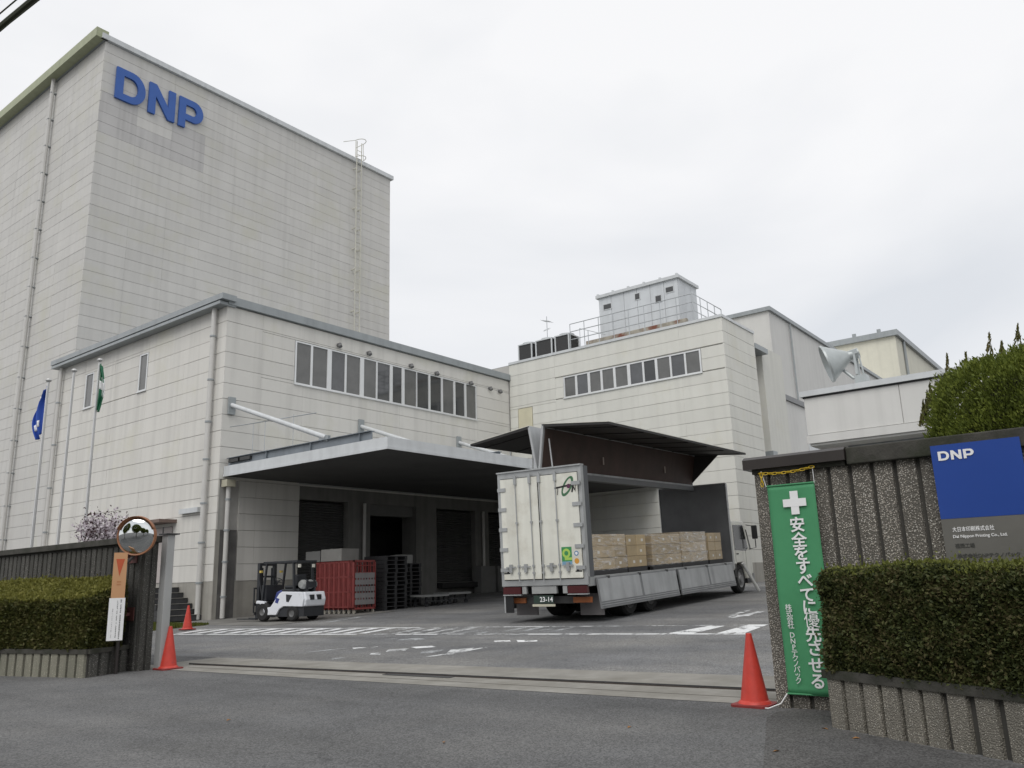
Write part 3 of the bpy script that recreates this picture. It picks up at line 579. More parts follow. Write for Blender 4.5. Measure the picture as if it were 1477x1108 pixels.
# ================================================================== BUILDINGS BEHIND
GW = mat('grey_white_sheet_wall', (.63, .625, .60), rough=.65, var=.05, scale=.6, streak=.08, rnd=.04)
hall = thing('rear_hall', (52, 20, .8), 'tall grey-white hall with sloping roof edge behind the office block', 'building')
HX, HY, HT = 46.0, 16.04, 16.35
MB().box(HX, 75, HY, 40, 0, HT).build('wall', GW, hall)
b = MB(); b.box(HX-.15, HX+.1, HY-.15, 40, HT-.02, HT+.22); b.box(HX+.1, 75, HY-.15, HY+.1, HT-.02, HT+.22); b.build('roof_edge', METAL, hall)
MB().tube([(49.3, HY-.1, 4), (49.3, HY-.1, HT-.1)], .05, 8).build('drain_pipe', METAL, hall)
bx = onX(1109, 567, 44.2)
MB().box(44.2, 60, 15.42, HY-.005, 0, bx[2]-.3).build('lower_wall', GW, hall); MB().box(44.1, 60.1, 15.3, HY-.005, bx[2]-.3, bx[2]).build('ledge', mat('ledge_grey', (.25, .255, .26), rough=.6), hall)
MB().box(48.6, 50.2, 15.36, 15.42, 6.9, 10.2).build('door', METALP, hall)
lk = thing('link_block', (42, 17, .8), 'narrow recessed link wall with small hood between office and hall', 'building')
MB().box(41.0, 44.0, 14.9, 22, 0, 12.9).build('wall', PANEL2, lk); MB().box(39.3, 41.0, 14.55, 17, 12.35, 12.62).build('hood', METAL, lk); MB().box(40.95, 41.0, 15.3, 15.62, 9.6, 11.9).build('window', GLASS, lk)
MB().box(40.4, 40.99, 14.6, 15.15, 6.9, 7.2).build('bracket', METAL, lk)
low = thing('low_roofed_building', (30, 2, .5), 'low building with deep pale flat roof fascia behind the gate wall', 'building')
LX, LY = 25.0, 7.93
MB().box(LX+.04, 38, -14, LY-.04, 4.95, 6.42).build('roof_box', GW, low)
for y0, y1 in zip(steps(-14, LY, 8)[:-1], steps(-14, LY, 8)[1:]): piece('fascia_panel', GW, low, LX, LX+.05, y0+.012, y1-.012, 5.28, 6.42)
MB().box(LX-.04, LX+.02, -14, LY+.02, 5.02, 5.26).build('fascia_trim', GW, low)
MB().box(LX-.1, LX+.35, -14, LY+.08, 6.47, 6.64).box(LX+.35, 38, LY-.3, LY+.08, 6.47, 6.64).build('parapet_cap', METALP, low)
MB().box(LX-.03, LX+.3, -14, LY+.01, 6.42, 6.468).build('painted_shadow_line', BLACK, low)  # solid black strip paints the shade line under the parapet cap
MB().box(LX+1.2, 37.5, -14, LY-1.0, 0, 4.97).build('wall', PANEL2, low)
MB().box(LX+1.14, LX+1.2, 1.0, 5.2, 2.4, 4.6).build('window', GLASS, low)
MB().box(LX+.9, LX+1.1, -14, LY-.9, 4.78, 4.95).build('gutter', METAL, low)
far = thing('far_building', (85, 20, .8), 'distant pale yellow flat-topped building beyond the hall', 'building')
MB().box(75, 110, 15.27, 45, 0, 21.2).build('wall', mat('pale_yellow_wall', (.63, .615, .52), rough=.7, var=.05, streak=.08), far); MB().box(74.7, 110, 15.0, 15.3, 21.0, 21.5).box(74.7, 75.05, 15.3, 45, 21.0, 21.5).build('roof_edge', METAL, far)
b = MB(); [b.box(74.75, 74.95, y-.15, y+.15, 21.5, 21.8) for y in (16.5, 18.6)]; b.build('roof_clip', METAL, far)
MB().tube([(77.5, 15.15, 4), (77.5, 15.15, 21)], .12, 8).build('drain_pipe', METAL, far)
# big conical floodlight on the low roof
fl = thing('roof_floodlight', (25.6, 6.2, 6.6), 'large conical grey floodlight on an angled arm at the roof edge', 'floodlight')
FLM = mat('floodlight_grey', (.42, .45, .45), rough=.4, metal=.25, var=.1, scale=5)
X0 = 25.5
def F(x, y): return Vector(onX(x, y, X0))
a0, a1 = F(1205, 523), F(1224, 514); ax = (a0-a1).normalized()*1.0; ax = (ax+Vector((-.35, 0, 0))).normalized()
MB().lathe([(.16, 0), (.2, .05), (.58, .64), (.60, .64), (.60, .70), (.565, .70), (.18, .08)], a1, ax, 32).build('shade', FLM, fl, smooth=True)
MB().lathe([(.001, .1), (.36, .4), (.16, .45), (.001, .45)], a1, ax, 24).build('lamp', mat('lamp_reflector', (.55, .57, .56), rough=.25, metal=.3), fl, smooth=True)
MB().lathe([(.001, -.3), (.16, -.3), (.16, .03), (.001, .03)], a1, ax, 20).build('housing', FLM, fl, smooth=True)
hb = F(1238, 541); hh = a1-ax*.2
for dx in (-.13, .13): MB().bar(hh+Vector((dx, 0, 0)), hb+Vector((dx, 0, 0)), .06, .07).build('arm', FLM, fl)
MB().bar(F(1237, 507), F(1222, 512), .22, .14).build('ballast', FLM, fl)
MB().tube([F(1238, 510), F(1246, 540)], .025, 6).tube([F(1214, 532), F(1232, 546)], .05, 8).build('stay', FLM, fl)
pb = F(1240, 544); MB().box(X0-.3, X0+.4, pb.y-.5, pb.y+.3, 6.6, 6.68).box(X0-.14, X0+.24, pb.y-.22, pb.y+.12, 6.68, pb.z+.04).build('base', FLM, fl)
#PART3
# ================================================================== GATE WALLS, PLANTERS
AGG = aggregate('exposed_aggregate', (.135, .125, .108), (.265, .24, .205), 72, dirt=(.075, .07, .06), amount=.6, spk=.5)
AGGD = aggregate('dark_exposed_aggregate', (.085, .083, .075), (.15, .143, .128), 88, dirt=(.05, .05, .045), amount=.75)
AGGL = aggregate('planter_aggregate', (.21, .195, .165), (.31, .287, .238), 95, dirt=(.11, .105, .09), amount=.5)
AGGP = aggregate('pale_planter_aggregate', (.27, .26, .21), (.36, .345, .27), 70, dirt=(.14, .14, .11), amount=.5, spk=.8)
WALLC = mat('dark_wall_groove', (.07, .067, .06), rough=.95, var=.2)
CAPC = mat('mossy_dark_concrete', (.066, .063, .055), rough=.95, var=.35, scale=4, bump=.5, bscale=45, dirt=(.03, .033, .022), dscale=2.5, dlo=.45, dhi=.65)
CAPM = mat('dark_brown_metal_cap', (.036, .030, .027), rough=.38, var=.12, spec=.5)
RIB = {}
def rib_mesh(m):
    if m.name not in RIB: RIB[m.name] = MB().prism([(0, -.5), (1, -.455), (1, .455), (0, .5)], lambda a, c, t: (a, c, t), 0, 1).mesh('rib', m)
    return RIB[m.name]
def ribbed(parent, a, c, z0, z1, m, pitch=.2, wd=.155, dep=.034, first=0.0):
    """ribs standing on the line a->c; outer side is to the right of a->c"""
    a = Vector((*a, 0)); c = Vector((*c, 0)); d = (c-a); Lh = d.length; d.normalize(); nrm = Vector((d.y, -d.x, 0)); n = max(1, round((Lh-first)/pitch)); pitch = (Lh-first)/n
    for i in range(n):
        p = a+d*(first+pitch*(i+.5)); k = random.uniform(.9, 1.08)
        M = Matrix(((nrm.x*dep*k, d.x*wd, 0, p.x), (nrm.y*dep*k, d.y*wd, 0, p.y), (0, 0, z1-z0, z0), (0, 0, 0, 1)))
        link('rib', rib_mesh(m), parent, M=M)
WRX = 8.24
wr = thing('gate_wall', (8.4, 1, 0), 'ribbed pebble-dash gate wall carrying the blue sign and green banner', 'wall')
MB().box(WRX, WRX+.26, -7, 3.17, 0, 2.31).build('wall', WALLC, wr)
MB().box(WRX-.05, WRX-.001, 3.055, 3.185, 0, 2.27).build('end_rib', AGG, wr)
ribbed(wr, (WRX, 3.05), (WRX, -3.0), .0, 2.27, AGG, wd=.174)   # runs to -Y: outer side -X
MB().box(WRX-.07, WRX+.3, 2.27, 3.2, 2.27, 2.315).build('coping', CAPC, wr)  # thin dark band puts the shade under the metal cap into colour
b = MB(); b.prism([(-.13, 0), (.36, 0), (.36, .10), (.33, .13), (-.08, .13), (-.13, .10)], lambda a, c, t: (WRX+a, t, 2.316+c), 2.25, 3.27); b.build('metal_cap', CAPM, wr)
b = MB(); b.box(WRX-.10, WRX+.34, -7, 2.245, 2.27, 2.435); b.build('coping', CAPC, wr, bevel=.012)
wl = thing('gate_wall', (7.5, 18, 0), 'long dark ribbed concrete wall behind the round traffic mirror', 'wall')
WLX = 7.32
ribbed(wl, (WLX, 22.0), (WLX, 13.66), 0, 2.06, AGGD, pitch=.2, wd=.15)
ribbed(wl, (WLX, 13.66), (WLX+.26, 13.66), 0, 2.06, AGGD, pitch=.13, wd=.10, dep=.03)
MB().box(WLX, WLX+.26, 13.66, 24, -.02, 2.10).build('wall', WALLC, wl)
MB().box(WLX-.10, WLX+.34, 13.62, 24, 2.10, 2.21).build('coping', CAPC, wl, bevel=.01)
# planters
def planter(name, label, pts, back, z1, m, mats=None):
    t = thing(name, (pts[0][0], pts[0][1], 0), label, 'planter')
    poly = list(pts)+list(back); MB().prism(poly, lambda a, c, q: (a, c, q), -.02, z1-.05).build('wall', WALLC, t)
    for i in range(len(pts)-1): ribbed(t, pts[i], pts[i+1], -.01, z1-.07, (mats or [m]*9)[i], pitch=.2, wd=.16, dep=.04)
    b = MB()
    for i in range(len(pts)-1):
        a = Vector((*pts[i], z1-.035)); c = Vector((*pts[i+1], z1-.035)); d = (c-a).normalized(); nn = Vector((d.y, -d.x, 0)); b.bar(a-d*.02-nn*.03, c+d*.02-nn*.03, .17, .07)
    b.build('rim', CAPC, t)
    cen = Vector((sum(p[0] for p in poly)/len(poly), sum(p[1] for p in poly)/len(poly), 0))
    MB().prism([((p[0]-cen.x)*.9+cen.x, (p[1]-cen.y)*.9+cen.y) for p in poly], lambda a, c, q: (a, c, q), z1-.04, z1-.015).build('soil', mat('planter_soil', (.035, .028, .02), rough=1, var=.3), t)
    return t
RP = [(7.44, 2.42), (6.93, 1.42), (6.45, .45), (6.2, -.6)]
planter('planter_box', 'ribbed pebble concrete planter below the blue company sign', RP, [(8.18, -.6), (8.18, 2.42)], .47, AGGL)
LP = [(5.35, 18.2), (5.97, 15.45), (6.45, 13.5), (7.26, 13.86)]
planter('planter_box', 'ribbed concrete planter under the hedge along the dark wall', LP, [(7.26, 18.2)], .43, AGGP, [AGGP, AGGP, AGGD])  # end side uses a darker aggregate than the pale front sides
# ------------------------------------------------------------------ hedges
HL = leafmat('hedge_leaves', [(.022, .027, .012), (.044, .055, .018), (.075, .090, .026), (.11, .090, .042), (.12, .155, .04)])
HL2 = leafmat('left_hedge_leaves', [(.024, .027, .010), (.050, .056, .016), (.080, .088, .020), (.11, .095, .035), (.12, .135, .03)])
HT1 = leafmat('hedge_top_leaves', [(.06, .06, .018), (.11, .125, .028), (.16, .175, .035), (.19, .20, .05)])  # lighter, yellower leaf colours for the hedge tops
HT2 = leafmat('yellow_hedge_top_leaves', [(.08, .08, .02), (.15, .15, .03), (.20, .195, .042), (.24, .22, .06)])
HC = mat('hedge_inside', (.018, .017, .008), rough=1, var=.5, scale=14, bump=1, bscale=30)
def hedge(label, poly, z0, ztop, edges, m, n_side, n_top, lsize, seed, mtop, inset=.10):
    """poly: footprint; edges: list of (a,b) outward-right edges to cover; ztop(x,y)"""
    t = thing('hedge', (poly[0][0], poly[0][1], z0), label, 'hedge')
    P = []; Dn = []
    r = np.random.default_rng(seed)
    for (a, c), cnt in zip(edges, n_side):
        a = np.array(a); c = np.array(c); d = c-a; ln = np.linalg.norm(d); d /= ln; nn = np.array([d[1], -d[0]])
        u = r.uniform(-.02, 1.02, cnt); v = r.uniform(0, 1, cnt)**.92; xy = a+np.outer(u*ln, d); zt = np.array([ztop(*q) for q in xy])
        z = z0+(zt-z0)*v; round_ = np.clip((v-.86)/.14, 0, 1)**2*.09 + np.clip((.1-v)/.1, 0, 1)**2*.05
        p = np.stack([xy[:, 0], xy[:, 1], z], 1); o = lump(p, 5, seed)*.05 + lump(p, 17, seed+3)*.02 - round_*1.2 + r.normal(0, .026, cnt) + (r.uniform(0, 1, cnt) > .985)*r.uniform(0, .07, cnt)
        p[:, :2] += np.outer(o, nn); P.append(p); q = np.zeros((cnt, 3)); q[:, :2] = nn; q[:, 2] = .35; Dn.append(q)
    lo = np.min(poly, 0); hi = np.max(poly, 0); cnt = 0; pts = []
    pg = np.array(poly)
    while cnt < n_top:
        c = r.uniform(lo, hi, (n_top, 2)); ins = np.zeros(len(c), bool); j = len(pg)-1
        for i in range(len(pg)):
            cond = ((pg[i, 1] > c[:, 1]) != (pg[j, 1] > c[:, 1])) & (c[:, 0] < (pg[j, 0]-pg[i, 0])*(c[:, 1]-pg[i, 1])/(pg[j, 1]-pg[i, 1]+1e-12)+pg[i, 0]); ins ^= cond; j = i
        pts.append(c[ins]); cnt += ins.sum()
    c = np.concatenate(pts)[:n_top]; zt = np.array([ztop(*q) for q in c]); p = np.stack([c[:, 0], c[:, 1], zt], 1); p[:, 2] += lump(p, 5, seed+1)*.035+r.normal(0, .022, n_top)-.02+(r.uniform(0, 1, n_top) > .975)*r.uniform(0, .08, n_top)
    link('top_leaves', leaves_mesh('top_leaves', p, np.tile([0, 0, 1.], (n_top, 1)), lsize, mtop, .5, .6), t)  # leaves on top get their own material, apart from the sides
    P = np.concatenate(P); Dn = np.concatenate(Dn)
    link('foliage', leaves_mesh('foliage', P, Dn, lsize, m, .5, .75), t)
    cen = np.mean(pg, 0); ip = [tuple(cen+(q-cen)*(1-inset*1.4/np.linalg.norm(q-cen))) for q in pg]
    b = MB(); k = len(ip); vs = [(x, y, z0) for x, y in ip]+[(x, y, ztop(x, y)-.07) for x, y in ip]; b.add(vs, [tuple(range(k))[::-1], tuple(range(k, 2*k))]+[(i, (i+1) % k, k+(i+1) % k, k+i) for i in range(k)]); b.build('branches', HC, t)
    return t
hp = [(7.40, 2.37), (6.90, 1.38), (6.42, .42), (6.17, -.55), (8.12, -.55), (8.12, 2.40)]
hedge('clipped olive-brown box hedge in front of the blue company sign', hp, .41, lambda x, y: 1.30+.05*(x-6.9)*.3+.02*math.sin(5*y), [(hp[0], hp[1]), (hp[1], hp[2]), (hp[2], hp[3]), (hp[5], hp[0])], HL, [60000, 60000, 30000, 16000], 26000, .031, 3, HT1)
hp = [(5.30, 18.1), (5.93, 15.45), (6.42, 13.62), (7.10, 13.72), (7.22, 18.1)]
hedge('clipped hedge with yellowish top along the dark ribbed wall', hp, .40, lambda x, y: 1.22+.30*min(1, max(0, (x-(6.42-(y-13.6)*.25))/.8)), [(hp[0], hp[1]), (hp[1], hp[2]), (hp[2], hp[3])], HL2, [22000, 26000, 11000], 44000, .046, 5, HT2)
# ------------------------------------------------------------------ juniper
JL = leafmat('juniper_sprays', [(.045, .055, .012), (.085, .110, .018), (.13, .165, .026), (.18, .215, .035), (.22, .25, .05)])
JS = leafmat('juniper_shoot', [(.08, .085, .025), (.13, .13, .04), (.18, .14, .06)])
jt = thing('juniper_tree', (12, .3, .1), 'clipped rounded juniper with spiky new shoots behind the gate wall', 'tree')
MB().tube([(12, .3, 0), (12.05, .25, 1.2), (12, .3, 2.6)], .12, 10, r2=.06).build('trunk', mat('bark', (.07, .05, .035), rough=.95, var=.3, bump=.6), jt)
n = 230000; d = rng.normal(0, 1, (n, 3)); d[:, 0] -= .7; d /= np.linalg.norm(d, axis=1)[:, None]
r0 = np.sum(np.abs(d)**3.2, 1)**(-1/3.2); p = d*r0[:, None]; lmp = lump(p*1.6, 3.6, 11); fine = lump(p*1.6, 11, 12)
p *= (1+.05*lmp+.05*fine+rng.normal(0, .018, n)-.05*(rng.uniform(0, 1, n)**3))[:, None]
p = p*np.array([1.6, 1.98, 1.72])+np.array([12.0, .15, 2.2]); dd = d.copy(); dd[:, 2] += .8
link('crown', leaves_mesh('crown', p, dd, .044, JL, .42, .45), jt)
b = MB(); k1, k2 = 24, 14; vs = []
for i in range(k2+1):
    for j in range(k1):
        a, e = 2*math.pi*j/k1, math.pi*(i/k2-.5); v = np.array([math.cos(a)*math.cos(e), math.sin(a)*math.cos(e), math.sin(e)]); v *= np.sum(np.abs(v)**3.2)**(-1/3.2)*.90; vs.append(tuple(v*np.array([1.6, 1.98, 1.72])+np.array([12.0, .15, 2.2])))
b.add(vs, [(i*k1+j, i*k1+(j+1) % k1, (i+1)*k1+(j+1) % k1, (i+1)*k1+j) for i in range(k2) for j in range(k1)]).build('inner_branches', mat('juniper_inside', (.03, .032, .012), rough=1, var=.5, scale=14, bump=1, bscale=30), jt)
sp = []; sdir = []
for (x, y, h) in [(1373, 545, 34), (1393, 533, 24), (1427, 518, 38), (1445, 508, 14), (1468, 498, 30), (1344, 580, 16), (1348, 572, 18), (1338, 600, 22), (1340, 598, 14), (1350, 575, 10)]:
    base = onX(x-4*(x < 1375), y+14, 11.8); tip = onX(x-(7 if x < 1375 else 0), y-h, 11.8)
    k = 170; tt = rng.uniform(0, 1, k)**1.3; rad = .075*(1-tt)**1.3; a = rng.uniform(0, 6.28, k)
    q = base+np.outer(tt, tip-base); q[:, 0] += rad*np.cos(a); q[:, 1] += rad*np.sin(a); sp.append(q); sdir.append(np.tile((tip-base)/np.linalg.norm(tip-base), (k, 1)))
link('shoots', leaves_mesh('shoots', np.concatenate(sp), np.concatenate(sdir), .06, JS, .3, .3), jt)
# flowering shrub behind the left wall
fb = thing('flowering_shrub', (10.2, 22.8, .1), 'shrub with purple leaves and pale blossom rising over the dark wall', 'shrub')
FP = []; br = MB()
cx_, cy_ = 10.3, 21.2
def at(x, y, dist):
    d_ = ray(x, y); return CAMP+d_*dist/math.hypot(d_[0], d_[1])
for i in range(60):
    tip = at(random.uniform(128, 182), 783-random.random()**.7*46*(1-abs(random.uniform(-.6, .6))), 23.5+random.uniform(-.6, .6)); root = at(155, 850, 23.5)
    mid = (tip+root)/2+rng.normal(0, .1, 3); br.tube([root, mid, tip], .012, 4, r2=.004)
    for q in range(38): FP.append(tip+rng.normal(0, .16, 3)-np.array([0, 0, .1]))
br.build('branches', mat('twig', (.06, .045, .04), rough=.9), fb); FP = np.array(FP); h = len(FP)//3
link('leaves', leaves_mesh('leaves', FP[:h], np.tile([0, 0, 1.], (h, 1)), .075, leafmat('purple_leaves', [(.03, .015, .018), (.06, .03, .035), (.09, .06, .05)]), .5, 1), fb)
link('blossom', leaves_mesh('blossom', FP[h:], np.tile([0, 0, 1.], (len(FP)-h, 1)), .065, leafmat('pale_blossom', [(.42, .36, .40), (.62, .56, .6), (.7, .66, .68)]), .9, 1), fb)

# ================================================================== SIGNS, BANNER
FACE = Matrix(((0, 0, -1, 0), (-1, 0, 0, 0), (0, 1, 0, 0), (0, 0, 0, 1)))   # text plane seen from -X
def put_text(s, size, m, parent, y, z, x, bold=0, sx=1.0, local=False):
    return link('lettering', text_mesh(s, size, m, bold), parent, M=Matrix.Translation((x, y, z)) @ FACE @ Matrix.Diagonal((sx, 1, 1, 1)), local=local)
sg = thing('company_sign', (8.15, 1.15, 1.7), 'blue and grey company sign board with white DNP lettering', 'sign')
SX = 8.13
MB().box(SX, SX+.05, .80, 1.50, 1.70, 2.355).build('blue_panel', mat('sign_blue', (.018, .062, .30), rough=.32, var=.06, scale=1.5, coat=.2), sg)
MB().box(SX, SX+.05, .80, 1.50, .95, 1.698).build('grey_panel', mat('sign_grey', (.17, .165, .15), rough=.38, metal=.35, var=.1, scale=3), sg)
for (ring, hole), off in DNP_poly():
    link('letter', letter_mesh(ring, hole, lambda a, c, t: (SX-.004-t, 1.445-(a+off)*.094, 2.215+c*.082), 0, .003, WHITE), sg)
def line_px(s, x0, y0, x1, y1, m, X, par, size, bold=0):
    a = onX(x0, y0, X); c = onX(x1, y1, X); me = text_mesh(s, size, m, bold); wd = max(v.co.x for v in me.vertices)-min(v.co.x for v in me.vertices)
    k = abs(a[1]-c[1])/wd; link('lettering', me, par, M=Matrix.Translation((X, (a[1]+c[1])/2, (a[2]+c[2])/2)) @ FACE @ Matrix.Diagonal((k, 1, 1, 1)))
GREYT = mat('dark_print', (.06, .06, .055), rough=.6)
line_px('大日本印刷株式会社', 1374, 766, 1434, 760, WHITE, SX-.003, sg, .046, .0006)
line_px('Dai Nippon Printing Co., Ltd.', 1375, 776, 1453, 769, WHITE, SX-.003, sg, .036, .0006)
line_px('福岡工場', 1378, 789, 1406, 786, GREYT, SX-.003, sg, .042, .0006)
line_px('株式会社DNPテクノパック', 1382, 805, 1472, 797, GREYT, SX-.003, sg, .040, .0006)
bn = thing('safety_banner', (8.17, 2.83, 1.1), 'long green vertical safety banner with white cross hung on the wall', 'banner')
BX = 8.165; GRN = mat('green_banner_cloth', (.065, .275, .125), rough=.6, var=.06, scale=3, bump=.15, bscale=12)
b = MB(); nY, nZ = 12, 40; vs = []; fs = []
bc = [onX(1109, 703, BX), onX(1180, 695, BX), onX(1145, 1000, BX), onX(1200, 998, BX)]
for i in range(nZ+1):
    for j in range(nY+1):
        u, v = j/nY, i/nZ; y = 3.055-.475*u; z = 2.135-1.985*v; vs.append((BX+.006*math.sin(v*9+u*3)*(.3+v)+.012*math.sin(u*7)*v*.4, y, z))
for i in range(nZ):
    for j in range(nY): fs.append((i*(nY+1)+j, i*(nY+1)+j+1, (i+1)*(nY+1)+j+1, (i+1)*(nY+1)+j))
b.add(vs, fs); cl = b.build('cloth', GRN, bn, smooth=True); so_ = cl.modifiers.new('thickness', 'SOLIDIFY'); so_.thickness = .003; so_.offset = 1
for z in (2.135, .15): MB().tube([(BX, 3.065, z), (BX, 2.57, z)], .009, 8).build('rod', GRN, bn)
TX = BX-.018
cc = onX(1146, 725, TX); MB().box(TX-.002, TX, cc[1]-.04, cc[1]+.04, cc[2]-.115, cc[2]+.115).box(TX-.0035, TX-.0021, cc[1]-.115, cc[1]+.115, cc[2]-.038, cc[2]+.038).build('cross', WHITE, bn)
for i, ch in enumerate('安全をすべてに優先させる'):
    pz = np.interp(i, [0, 1, 2, 3, 4, 5, 6, 7, 8, 9, 10, 11], [345, 393, 435, 478, 520, 565, 605, 645, 690, 735, 788, 838]); pxx = np.interp(i, [0, 4, 7, 11], [240, 265, 286, 305])
    p_ = onX(1040+pxx/2.18, 600+pz/2.18, TX); put_text(ch, .152, WHITE, bn, p_[1], p_[2], TX, .0 if ch == '優' else .003)
sm = '株式会社　DNPテクノパック'
for i, ch in enumerate(sm):
    if ch == '　': continue
    f_ = np.interp(i, [0, 3, 5, 7, 13], [604, 660, 690, 728, 834]); p_ = onX(1040+np.interp(f_, [604, 834], [212, 244])/2.18, 600+f_/2.18, TX); put_text(ch, .068, WHITE, bn, p_[1], p_[2], TX, .0)
MB().tube([(BX-.01, 3.06, 2.13), (BX-.03, 3.09, 2.29)], .004, 5).tube([(BX-.01, 2.575, 2.13), (BX-.03, 2.57, 2.28)], .004, 5).build('cord', WHITE, bn)
MB().tube([(BX-.01, 3.06, .15), (8.12, 3.12, .06), (8.05, 3.22, .02), (8.06, 3.38, .02), (8.16, 3.42, .05)], .006, 6).build('tie_string', WHITE, bn)
YC = mat('yellow_plastic_chain', (.62, .42, .03), rough=.4); ch_ = thing('plastic_chain', (8.13, 2.85, 2.27), 'yellow plastic chain looped under the dark wall cap', 'chain')
lk_m = MB().tube([(.024*math.cos(a)*1.25, .013*math.sin(a), 0) for a in steps(0, 2*math.pi, 10)], .0045, 6, caps=False).mesh('link', YC, True)
for row, (za, zb, sag) in enumerate(((2.268, 2.282, .02),)):
    for i in range(12):
        u = i/11; p_ = Vector((8.135-.012*row, 3.09-.51*u, za+(zb-za)*u-sag*4*u*(1-u))); M = Matrix.Translation(p_) @ Matrix.Rotation(math.pi/2, 4, 'Z') @ Matrix.Rotation((i % 2)*math.pi/2+.4, 4, 'X'); link('link', lk_m, ch_, M=M)
for i in range(3):
    link('link', lk_m, ch_, M=Matrix.Translation((8.13, 3.09, 2.25-.045*i)) @ Matrix.Rotation(math.pi/2, 4, 'Y') @ Matrix.Rotation((i % 2)*math.pi/2, 4, 'X'))
# ------------------------------------------------------------------ cones
CONE = mat('red_cone_plastic', (.55, .055, .038), rough=.45, var=.14, scale=9, dirt=(.34, .05, .045), dscale=7, dlo=.55, dhi=.8); CONEB = mat('cone_base_plastic', (.23, .03, .028), rough=.6, var=.25, scale=8)
tc_ = thing('traffic_cone', (8.22, 3.42, .006), 'red traffic cone beside the end of the ribbed gate wall', 'traffic cone', 'red traffic cones')
MB().lathe([(.165, .025), (.155, .045), (.135, .06), (.032, .66), (.028, .69), (.0, .695)], n=32).build('body', CONE, tc_, smooth=True, local=True)
b = MB(); b.prism([(-.19, -.15), (-.15, -.19), (.15, -.19), (.19, -.15), (.19, .15), (.15, .19), (-.15, .19), (-.19, .15)], lambda a, c, t: (a, c, t), 0, .03); b.build('base', CONEB, tc_, local=True, bevel=.006)
dup(tc_, (7.75, 13.40, .006), 'red traffic cone at the foot of the pale gate post')
c3 = ground(270, 909); dup(tc_, (c3[0], c3[1], gz(c3[0])+.01), 'red traffic cone in front of the dark stone steps')
# ------------------------------------------------------------------ gate post, mirror, notices
gpst = thing('gate_post', (7.7, 13.55, 0), 'pale grey steel gate post standing at the end of the dark wall', 'post')
GPM = mat('pale_grey_post', (.42, .425, .42), rough=.5, var=.08, streak=.18)
MB().box(7.60, 7.74, 13.42, 13.60, 0, 2.22).build('post', GPM, gpst, bevel=.008); MB().box(7.56, 7.80, 13.38, 13.64, 2.222, 2.245).build('cap', DSTEEL, gpst); MB().tube([(7.6, 13.58, 2.24), (7.6, 13.58, 2.36)], .012, 6).build('pin', DSTEEL, gpst)
MD = 15.25
mc = Vector(at(197, 773, MD)); nrm = Vector((-.80, -.62, -.10)).normalized()
mr = thing('traffic_mirror', (mc.x, mc.y, 0), 'round convex traffic mirror with orange rim on a post by the wall', 'mirror')
rim = mat('orange_mirror_rim', (.34, .15, .075), rough=.5, var=.25, scale=8)
rad = .315
prof = [(rad*math.sin(a), .09*(math.cos(a)-math.cos(1.45))/(1-math.cos(1.45))) for a in steps(0.001, math.pi/2*.92, 14)][::-1]
MB().lathe([(r_, h_) for r_, h_ in prof], mc, nrm, 40).build('mirror_glass', mat('mirror_chrome', (.72, .74, .74), rough=.03, metal=1.0, var=.02), mr, smooth=True)
MB().lathe([(rad-.015, .02), (rad+.004, .03), (rad+.014, 0), (rad+.005, -.05), (.12, -.09), (.001, -.09)], mc, nrm, 40).build('rim', rim, mr, smooth=True)
hood = MB(); uu = nrm.cross(Vector((0, 0, 1))).normalized(); vv = uu.cross(nrm)
pts = [(math.cos(a), math.sin(a)) for a in steps(R_(20), R_(160), 18)]
vs = [mc+(uu*c_+vv*s_)*(rad+.014)+nrm*o for o in (-.03, .07) for c_, s_ in pts]; hood.add(vs, [(i, i+1, len(pts)+i+1, len(pts)+i) for i in range(len(pts)-1)])
hd = hood.build('hood', rim, mr, smooth=True); hd.modifiers.new('t', 'SOLIDIFY').thickness = .006
pxy = Vector(at(172, 900, MD+.04)); 
MB().tube([(pxy.x, pxy.y, 0), (pxy.x, pxy.y, 1.7), (mc.x-nrm.x*.12, mc.y-nrm.y*.12, 1.95), (mc.x-nrm.x*.12, mc.y-nrm.y*.12, mc.z)], .03, 10).build('post', mat('dark_post_paint', (.035, .03, .028), rough=.5), mr, smooth=True)
BRK = mat('faded_red_bracket', (.13, .05, .045), rough=.7, var=.3, scale=10)
for y_ in (803, 885):
    q = Vector(at(203, y_, 15.75)); q = Vector((WLX-.055, q.y, q.z)); MB().box(WLX-.06, WLX-.047, q.y-.14, q.y+.14, q.z-.11, q.z+.11).bar((pxy.x, pxy.y, q.z), (WLX-.06, q.y, q.z), .05, .05).build('bracket', BRK, mr)
ORG = mat('orange_board', (.56, .31, .16), rough=.5, var=.06)
def board(label, x0, y0, x1, y1, cat, m, name, dist):
    c = Vector(at((x0+x1)/2, (y0+y1)/2, dist)); top = Vector(at((x0+x1)/2+2, y0, dist)); bot = Vector(at((x0+x1)/2-2, y1, dist)); H_ = top.z-bot.z
    az = math.atan2(c.y, c.x); W_ = (x1-x0)/FPX*dist*1.02; t = thing(name, (c.x, c.y, c.z), label, cat, rot=(0, 0, az)); MB().box(0, .02, -W_/2, W_/2, -H_/2, H_/2).build('board', m, t, local=True); return t, W_, H_
t, W_, H_ = board('narrow orange board with red triangle on the mirror post', 164.5, 797, 180, 863, 'sign', ORG, 'warning_board', MD-.10)
MB().prism([(-W_*.32, H_*.36), (W_*.32, H_*.36), (0, -H_*.02)], lambda a, c, q: (q, -a, c), -.003, -.001).build('triangle', mat('triangle_red', (.50, .10, .04), rough=.5), t, local=True)
b = MB(); [b.box(-.003, -.001, -.03, .03, z-.012, z+.012) for z in (-H_*.14, -H_*.2)]; b.build('print', mat('orange_print', (.48, .22, .10), rough=.6), t, local=True)
